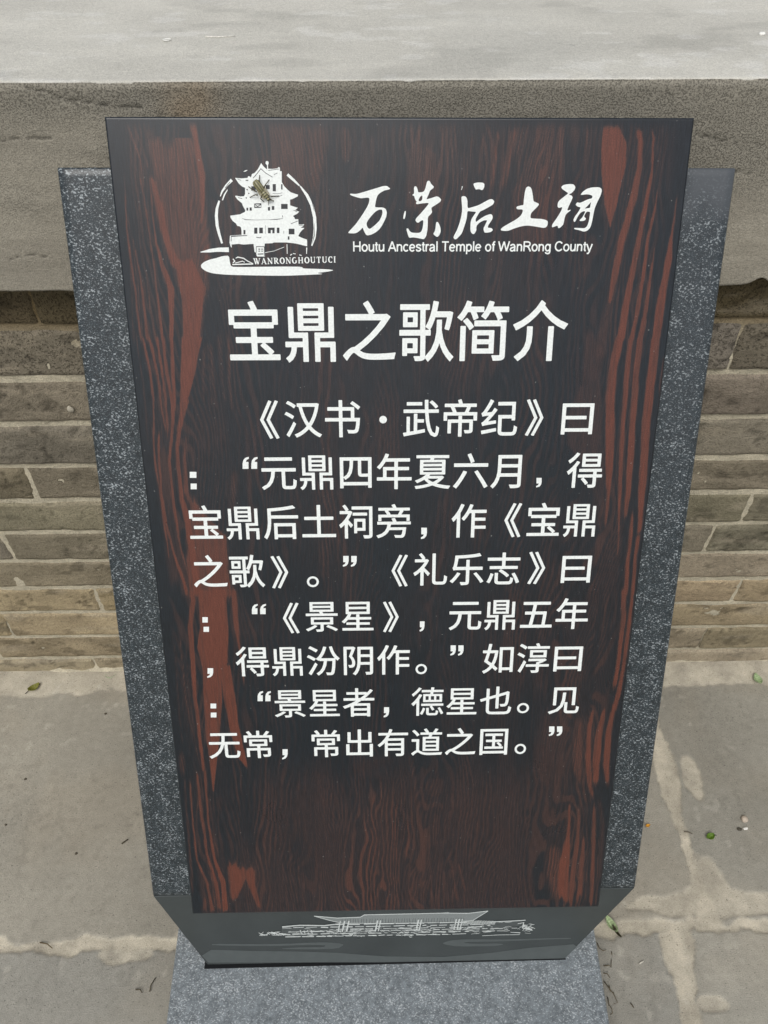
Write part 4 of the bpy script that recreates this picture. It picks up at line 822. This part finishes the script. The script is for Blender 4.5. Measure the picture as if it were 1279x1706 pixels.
# ------------------------------------------------------------------ the insect on the emblem
M_BUG = NM('striped_insect_shell', .4, .5); _c = M_BUG.attr().outputs['Color']; M_BUG.color(_c); M_BUG = M_BUG.m
M_LEG = plain_mat('insect_leg', lin(70, 64, 44), .5, .4); M_WING = NM('insect_wing', .25, .5); M_WING.color(lin(150, 142, 112)); M_WING.b.inputs['Alpha'].default_value = .45; M_WING = M_WING.m
bug_px = (437, 318); bc = on_board(*bug_px)
tail = on_board(424.5, 304); head = on_board(449.5, 337); ax_ = head - tail; LB = np.linalg.norm(ax_); ax_ /= LB; sx_ = np.array([ax_[1], -ax_[0]])
loc = BO + BU * bc[0] + BV * bc[1] + BN * .0005
bugE = bpy.data.objects.new('insect', None); bugE.empty_display_size = .01; COL.objects.link(bugE)
bmw = Matrix.Identity(4)
e1 = BU * ax_[0] + BV * ax_[1]; e2 = np.cross(BN, e1)
for i in range(3): bmw[i][0] = e1[i]; bmw[i][1] = e2[i]; bmw[i][2] = BN[i]; bmw[i][3] = loc[i]
bugE.matrix_world = bmw
tag(bugE, 'small olive striped winged insect resting on the white pagoda emblem', 'insect')
# body: rings along the length (tail -> head)
prof_b = [(-.5, .02), (-.49, .10), (-.42, .150), (-.30, .168), (-.15, .165), (-.02, .135), (.06, .085), (.12, .105), (.22, .115), (.32, .095), (.38, .065), (.42, .085), (.47, .075), (.5, .02)]
tt = np.linspace(0, len(prof_b) - 1, 60); pa = np.array(prof_b); xs_ = np.interp(tt, np.arange(len(pa)), pa[:, 0]); rs = np.interp(tt, np.arange(len(pa)), pa[:, 1])
na = 28; vs, cs = [], []
for x, r in zip(xs_, rs):
    for q in range(na):
        a = 2 * math.pi * q / na; y = r * math.cos(a) * LB; z = (r * .75 * math.sin(a) + .17) * LB
        vs.append((x * LB, y, max(z, .02 * LB)))
        st1 = .5 + .5 * math.cos(math.cos(a) * 9.5) if x < .05 else .5 + .5 * math.cos(x * 60)
        cs.append(lin(44, 44, 30) * (1 - st1) + lin(150, 146, 108) * st1)
Qb = [(r * na + q, r * na + (q + 1) % na, (r + 1) * na + (q + 1) % na, (r + 1) * na + q) for r in range(len(xs_) - 1) for q in range(na)]
me = npmesh('body', np.array(vs), np.array(Qb)); set_col(me, 'col', np.array(cs)); link('body', me, bugE, M_BUG)
def tube_mesh(name, pts, r, parent, mat, n_=7):
    P = [Vector(p) for p in pts]; vs, fs = [], []; R_ = r if isinstance(r, (list, tuple)) else [r] * len(P)
    for i_, p in enumerate(P):
        t = (P[min(i_ + 1, len(P) - 1)] - P[max(i_ - 1, 0)]).normalized(); up_ = Vector((0, 0, 1)) if abs(t.z) < .9 else Vector((1, 0, 0))
        a = t.cross(up_).normalized(); b = t.cross(a)
        for q in range(n_): vs.append(p + (a * math.cos(2 * math.pi * q / n_) + b * math.sin(2 * math.pi * q / n_)) * R_[i_])
    for i_ in range(len(P) - 1):
        for q in range(n_): fs.append((i_ * n_ + q, i_ * n_ + (q + 1) % n_, (i_ + 1) * n_ + (q + 1) % n_, (i_ + 1) * n_ + q))
    fs += [tuple(range(n_))[::-1], tuple((len(P) - 1) * n_ + q for q in range(n_))]
    return link(name, pymesh(name, vs, fs, True), parent, mat)
def bug_local(x, y):
    d = on_board(x, y) - bc; return np.array([d @ ax_, -(d @ sx_)])
G21 = (405, 285, 21.32)
for a, mid, b in (((520, 860), (450, 850), (240, 935)), ((480, 740), (400, 700), (190, 550)), ((600, 430), (588, 300), (588, 150)), ((740, 640), (820, 480), (925, 310)), ((850, 850), (960, 900), (1280, 885)), ((900, 930), (980, 1000), (1080, 1075)), ((700, 830), (640, 1000), (740, 1090))):
    A, Bm, C_ = (bug_local(*conv(G21, *q)) for q in (a, mid, b))
    tube_mesh('leg', [(A[0], A[1], .0032), ((A[0] + Bm[0]) / 2, (A[1] + Bm[1]) / 2, .0050), (Bm[0], Bm[1], .0042), (C_[0], C_[1], .0004)], [.0008, .0007, .0005, .0004], bugE, M_LEG)
for sg in (1, -1):
    pts = []
    for q in range(15):
        a = 2 * math.pi * q / 15; pts.append((-.05 + .0 + .30 * math.cos(a), sg * (.13 + .075 * math.sin(a) + .06 * (-.05 + .30 * math.cos(a)))))
    vs = [(x * LB + .10 * LB, y * LB, .0052 - abs(y) * LB * .18) for x, y in pts]; vs += [(x, y, z - .0001) for x, y, z in vs]
    fs = [tuple(range(15)), tuple(range(29, 14, -1))] + [(q, (q + 1) % 15, 15 + (q + 1) % 15, 15 + q) for q in range(15)]
    link('wing', pymesh('wing', vs, fs), bugE, M_WING)
for sg in (1, -1): tube_mesh('antenna', [(.48 * LB, sg * .03 * LB, .004), (.56 * LB, sg * .09 * LB, .005), (.62 * LB, sg * .16 * LB, .0035)], [.0004, .0003, .0002], bugE, M_LEG)

# ------------------------------------------------------------------ fallen leaves and crumbs
def leaf(name, px, size, ang, col, label, cat, curl=.35, wide=.5, group=None, stem=True, z=0.0, lobes=0):
    p = on_ground(*px) if z == 0 else on_ground(px[0], px[1], z); n_, mm = 13, 7; vs, cs = [], []
    for i_ in range(n_):
        t = i_ / (n_ - 1); wv = wide * math.sin(math.pi * min(1, t * .96 + .03)) ** .75 * (1 - .25 * t)
        if lobes: wv *= 1 + .25 * math.sin(t * lobes * math.pi)
        for j_ in range(mm):
            s_ = (j_ / (mm - 1) - .5) * 2; cs.append(np.array(col) * (1.25 if abs(s_) < .1 else 1) * (1 + .15 * math.sin(i_ * 3.1 + j_)))
            vs.append(((t - .5) * size, s_ * wv * size * .5, size * (curl * (abs(s_) ** 1.5) * .35 + curl * (t - .5) ** 2 * 1.2) + .0012))
    fs = [(i_ * mm + j_, i_ * mm + j_ + 1, (i_ + 1) * mm + j_ + 1, (i_ + 1) * mm + j_) for i_ in range(n_ - 1) for j_ in range(mm - 1)]
    me_ = npmesh(name, np.array(vs), np.array(fs)); set_col(me_, 'col', np.array(cs))
    o = link(name, me_, None, M_LEAF); md = o.modifiers.new('thickness', 'SOLIDIFY'); md.thickness = .0004
    o.matrix_world = Matrix.Translation(Vector(p) + Vector((0, 0, .0025))) @ Matrix.Rotation(math.radians(ang), 4, 'Z')
    if stem: tube_mesh('stem', [(-.5 * size, 0, curl * size * .3 + .001), (-.62 * size, .02 * size, curl * size * .2 + .001), (-.8 * size, .1 * size, .0006)], size * .02 + .0003, o, M_LEAF)
    tag(o, label, cat, group); return o
M_LEAF = NM('fallen_leaf', .6, .3); M_LEAF.color(M_LEAF.scale(M_LEAF.attr().outputs['Color'], M_LEAF.rng(M_LEAF.noise(M_LEAF.coord(), 350, 3), .3, .7, .75, 1.25))); M_LEAF = M_LEAF.m
leaf('leaf', (59, 1149), .026, 40, lin(112, 112, 48), 'curled yellow-green leaf with a dark shrivelled stalk, on mortar left of the sign', 'leaf', .7, .7)
leaf('leaf', (185, 1127), .022, 10, lin(140, 156, 122), 'pale sage green leaf scrap at foot of wall, left of sign beside granite edge', 'leaf', .2, .8, stem=False)
leaf('leaf', (1260, 1134), .026, 100, lin(140, 158, 118), 'pale green folded leaf at foot of wall, right of the sign', 'leaf', .5, .8, stem=False)
leaf('leaf', (1181, 1396), .018, 200, lin(84, 112, 34), 'small bright green leaf lying in the middle of the right flagstone', 'leaf', .6, .8)
leaf('leaf', (1016, 1542), .030, 118, lin(150, 166, 126), 'pale green bent leaf on the mortar joint beside the sign base', 'leaf', .6, .55, stem=False)
leaf('leaf', (1078, 1377), .010, 20, lin(196, 140, 44), 'tiny orange leaf fragment beside the right edge of the granite slab', 'leaf', .4, .7, stem=False)
leaf('dry_leaf', (1025, 1555), .022, 300, lin(66, 62, 44), 'dark dry leaf strip against the pale green leaf by the sign base', 'leaf', .8, .25, stem=False)
def pebble(name, at, size, col, label, cat, flat=.5, sd=0, on=None, group=None, rot=0):
    n_, mm = 12, 16; vs = []
    for i_ in range(n_ + 1):
        th = math.pi * i_ / n_
        for j_ in range(mm):
            ph = 2 * math.pi * j_ / mm; r = 1 + .55 * (float(vnoise(2 + math.cos(ph) * 1.6 * math.sin(th) + sd * 3, 2 + math.sin(ph) * 1.6 * math.sin(th) + th, sd)) - .5)
            vs.append((size[0] / 2 * r * math.sin(th) * math.cos(ph), size[1] / 2 * r * math.sin(th) * math.sin(ph), size[2] / 2 * math.cos(th) * r))
    fs = [(i_ * mm + j_, (i_ + 1) * mm + j_, (i_ + 1) * mm + (j_ + 1) % mm, i_ * mm + (j_ + 1) % mm) for i_ in range(n_) for j_ in range(mm)]
    o = link(name, pymesh(name, vs, fs, True), None, plain_mat(name + '_surface', col, .7, .3, .15, 500))
    o.matrix_world = Matrix.Translation(Vector(at)) @ Matrix.Rotation(rot, 4, 'Z'); tag(o, label, cat, group); return o
gp = lambda x, y, dz=0.0: Vector(on_ground(x, y)) + Vector((0, 0, dz))
pebble('snail_shell', gp(1239, 1366, .004), (.011, .012, .009), lin(176, 164, 148), 'small brownish white shell above a dark white fragment on the right flagstone', 'shell', sd=2)
pebble('shell_fragment', gp(1241, 1381, .002), (.010, .006, .005), lin(226, 224, 216), 'bright white fragment touching a dark crumb on the right flagstone', 'fragment', sd=3)
pebble('dark_crumb', gp(1231, 1382, .002), (.010, .006, .005), lin(70, 66, 56), 'dark crumb beside the bright white fragment on the right flagstone', 'crumb', sd=4)
cp = lambda x, y, dz=0.0: Vector(on_ground(x, y, ZC1)) + Vector((0, 0, dz))
pebble('white_pebble', cp(1268, 60, .002), (.008, .006, .005), lin(226, 226, 220), 'tiny white pebble near the right end of the pale coping top', 'pebble', sd=5)
# a ring-shaped white scrap and a white straw on the coping
def ring_mesh(name, at, r, tr, col, label, cat):
    pts = [(r * math.cos(t), r * .9 * math.sin(t), tr) for t in np.linspace(0, 5.6, 22)]
    o = tube_mesh(name, pts, tr, None, plain_mat(name + '_surface', col, .6, .3)); o.location = at; tag(o, label, cat); return o
ring_mesh('white_ring', cp(278, 68, .0005), .0042, .0008, lin(226, 226, 220), 'tiny white ring-shaped scrap on the left of the coping top', 'scrap')
def twig(name, pts, r, col, label, cat, group=None, z=0.0, cope_=False):
    P = [Vector(on_ground(x, y, ZC1 if cope_ else 0.0)) for x, y in pts]; a0 = P[0].copy(); n_ = len(P)
    loc_ = [(p - a0) + Vector((0, 0, r + .002 * (0 if cope_ else 1) + (.002 if 0 < i_ < n_ - 1 and not cope_ else 0))) for i_, p in enumerate(P)]
    o = tube_mesh(name, loc_, [r * (1 - .5 * i_ / n_) for i_ in range(n_)], None, plain_mat(name + '_surface', col, .8, .2, .2, 400), 6); o.location = a0; tag(o, label, cat, group); return o
twig('straw', [(342, 62), (365, 62.5), (392, 61)], .0008, lin(224, 222, 214), 'thin white straw lying flat on the coping top', 'straw', cope_=True)
GT = (980, 1520, 7.106)
tw = [[(100, 370), (120, 430), (165, 465), (205, 450)], [(270, 470), (275, 510)], [(175, 640), (240, 635), (262, 660), (268, 560)], [(175, 725), (215, 735), (255, 785)], [(180, 820), (240, 910), (290, 975), (340, 1075), (295, 1090)], [(225, 1010), (235, 1100), (270, 1150), (280, 1200), (255, 1215)], [(240, 870), (250, 940), (300, 960)]]
names = ['branched dark twig by the upper corner of the grey sign base', 'short dark straw just right of the sign base top corner', 'hooked brown twig a third of the way down the right base edge', 'short slanting brown twig near middle of the right base edge',
         'longest dark twig running along the right edge of the sign base', 'curled dark twig lowest along the right edge of the sign base', 'fine brown twig beside the longest twig at the sign base']
for q, nm in zip(tw, names): twig('twig', [conv(GT, *a) for a in q], .0008, lin(104, 94, 74), nm, 'twig', 'twigs along the sign base')
twig('twig', [conv(GT, 495, 1080), conv(GT, 535, 1135)], .0010, lin(84, 74, 56), 'short lone dark twig on the lower right flagstone, away from base', 'twig', 'twigs along the sign base')
twig('straw', [conv(GT, 600, 612), conv(GT, 650, 580)], .0010, lin(222, 218, 204), 'short white straw on the flagstone right of the sign base', 'straw')
GL = (0, 1040, 2.561)
twig('twig', [conv(GL, 520, 940), conv(GL, 548, 920)], .0016, lin(70, 64, 52), 'dark splinter on the left flagstone close to the granite edge', 'twig')
twig('twig', [conv(GL, 172, 1360), conv(GL, 205, 1368), conv(GL, 225, 1385)], .0011, lin(96, 84, 62), 'brown twig lying on the left mortar joint', 'twig')
twig('twig', [conv(GL, 580, 1560), conv(GL, 600, 1562), conv(GL, 608, 1575)], .0011, lin(84, 78, 64), 'bent dark twig on the lower left flagstone', 'twig')
twig('twig', [conv(GL, 640, 1570), conv(GL, 645, 1545), conv(GL, 665, 1510)], .0011, lin(84, 78, 64), 'forked dark twig on the lower left flagstone beside base', 'twig')
GR = (980, 1340, 4.278)
twig('twig', [conv(GR, 680, 200), conv(GR, 710, 205), conv(GR, 738, 215)], .0010, lin(84, 76, 60), 'thin dark twig beside the upright mortar joint on the right', 'twig')
for q, (x, y, lab) in enumerate([(450, 383, 'dark speck of grit on the left flagstone nearest the wall mortar'), (108, 662, 'dark speck of grit in the middle of the left flagstone'), (25, 857, 'dark flat crumb at the left edge of picture on the flagstone'), (325, 980, 'dark speck of grit low on the left flagstone')]):
    pebble('grit', gp(*conv(GL, x, y), .0015), (.005, .004, .004), lin(84, 78, 66), lab, 'grit', sd=6 + q, group='specks of grit on the left flagstone')
wp = on_wall(117, 682, YW - .003)
pebble('seed', wp, (.009, .004, .012), lin(176, 170, 154), 'pale seed husk stuck on a brick left of the sign', 'seed', sd=11)
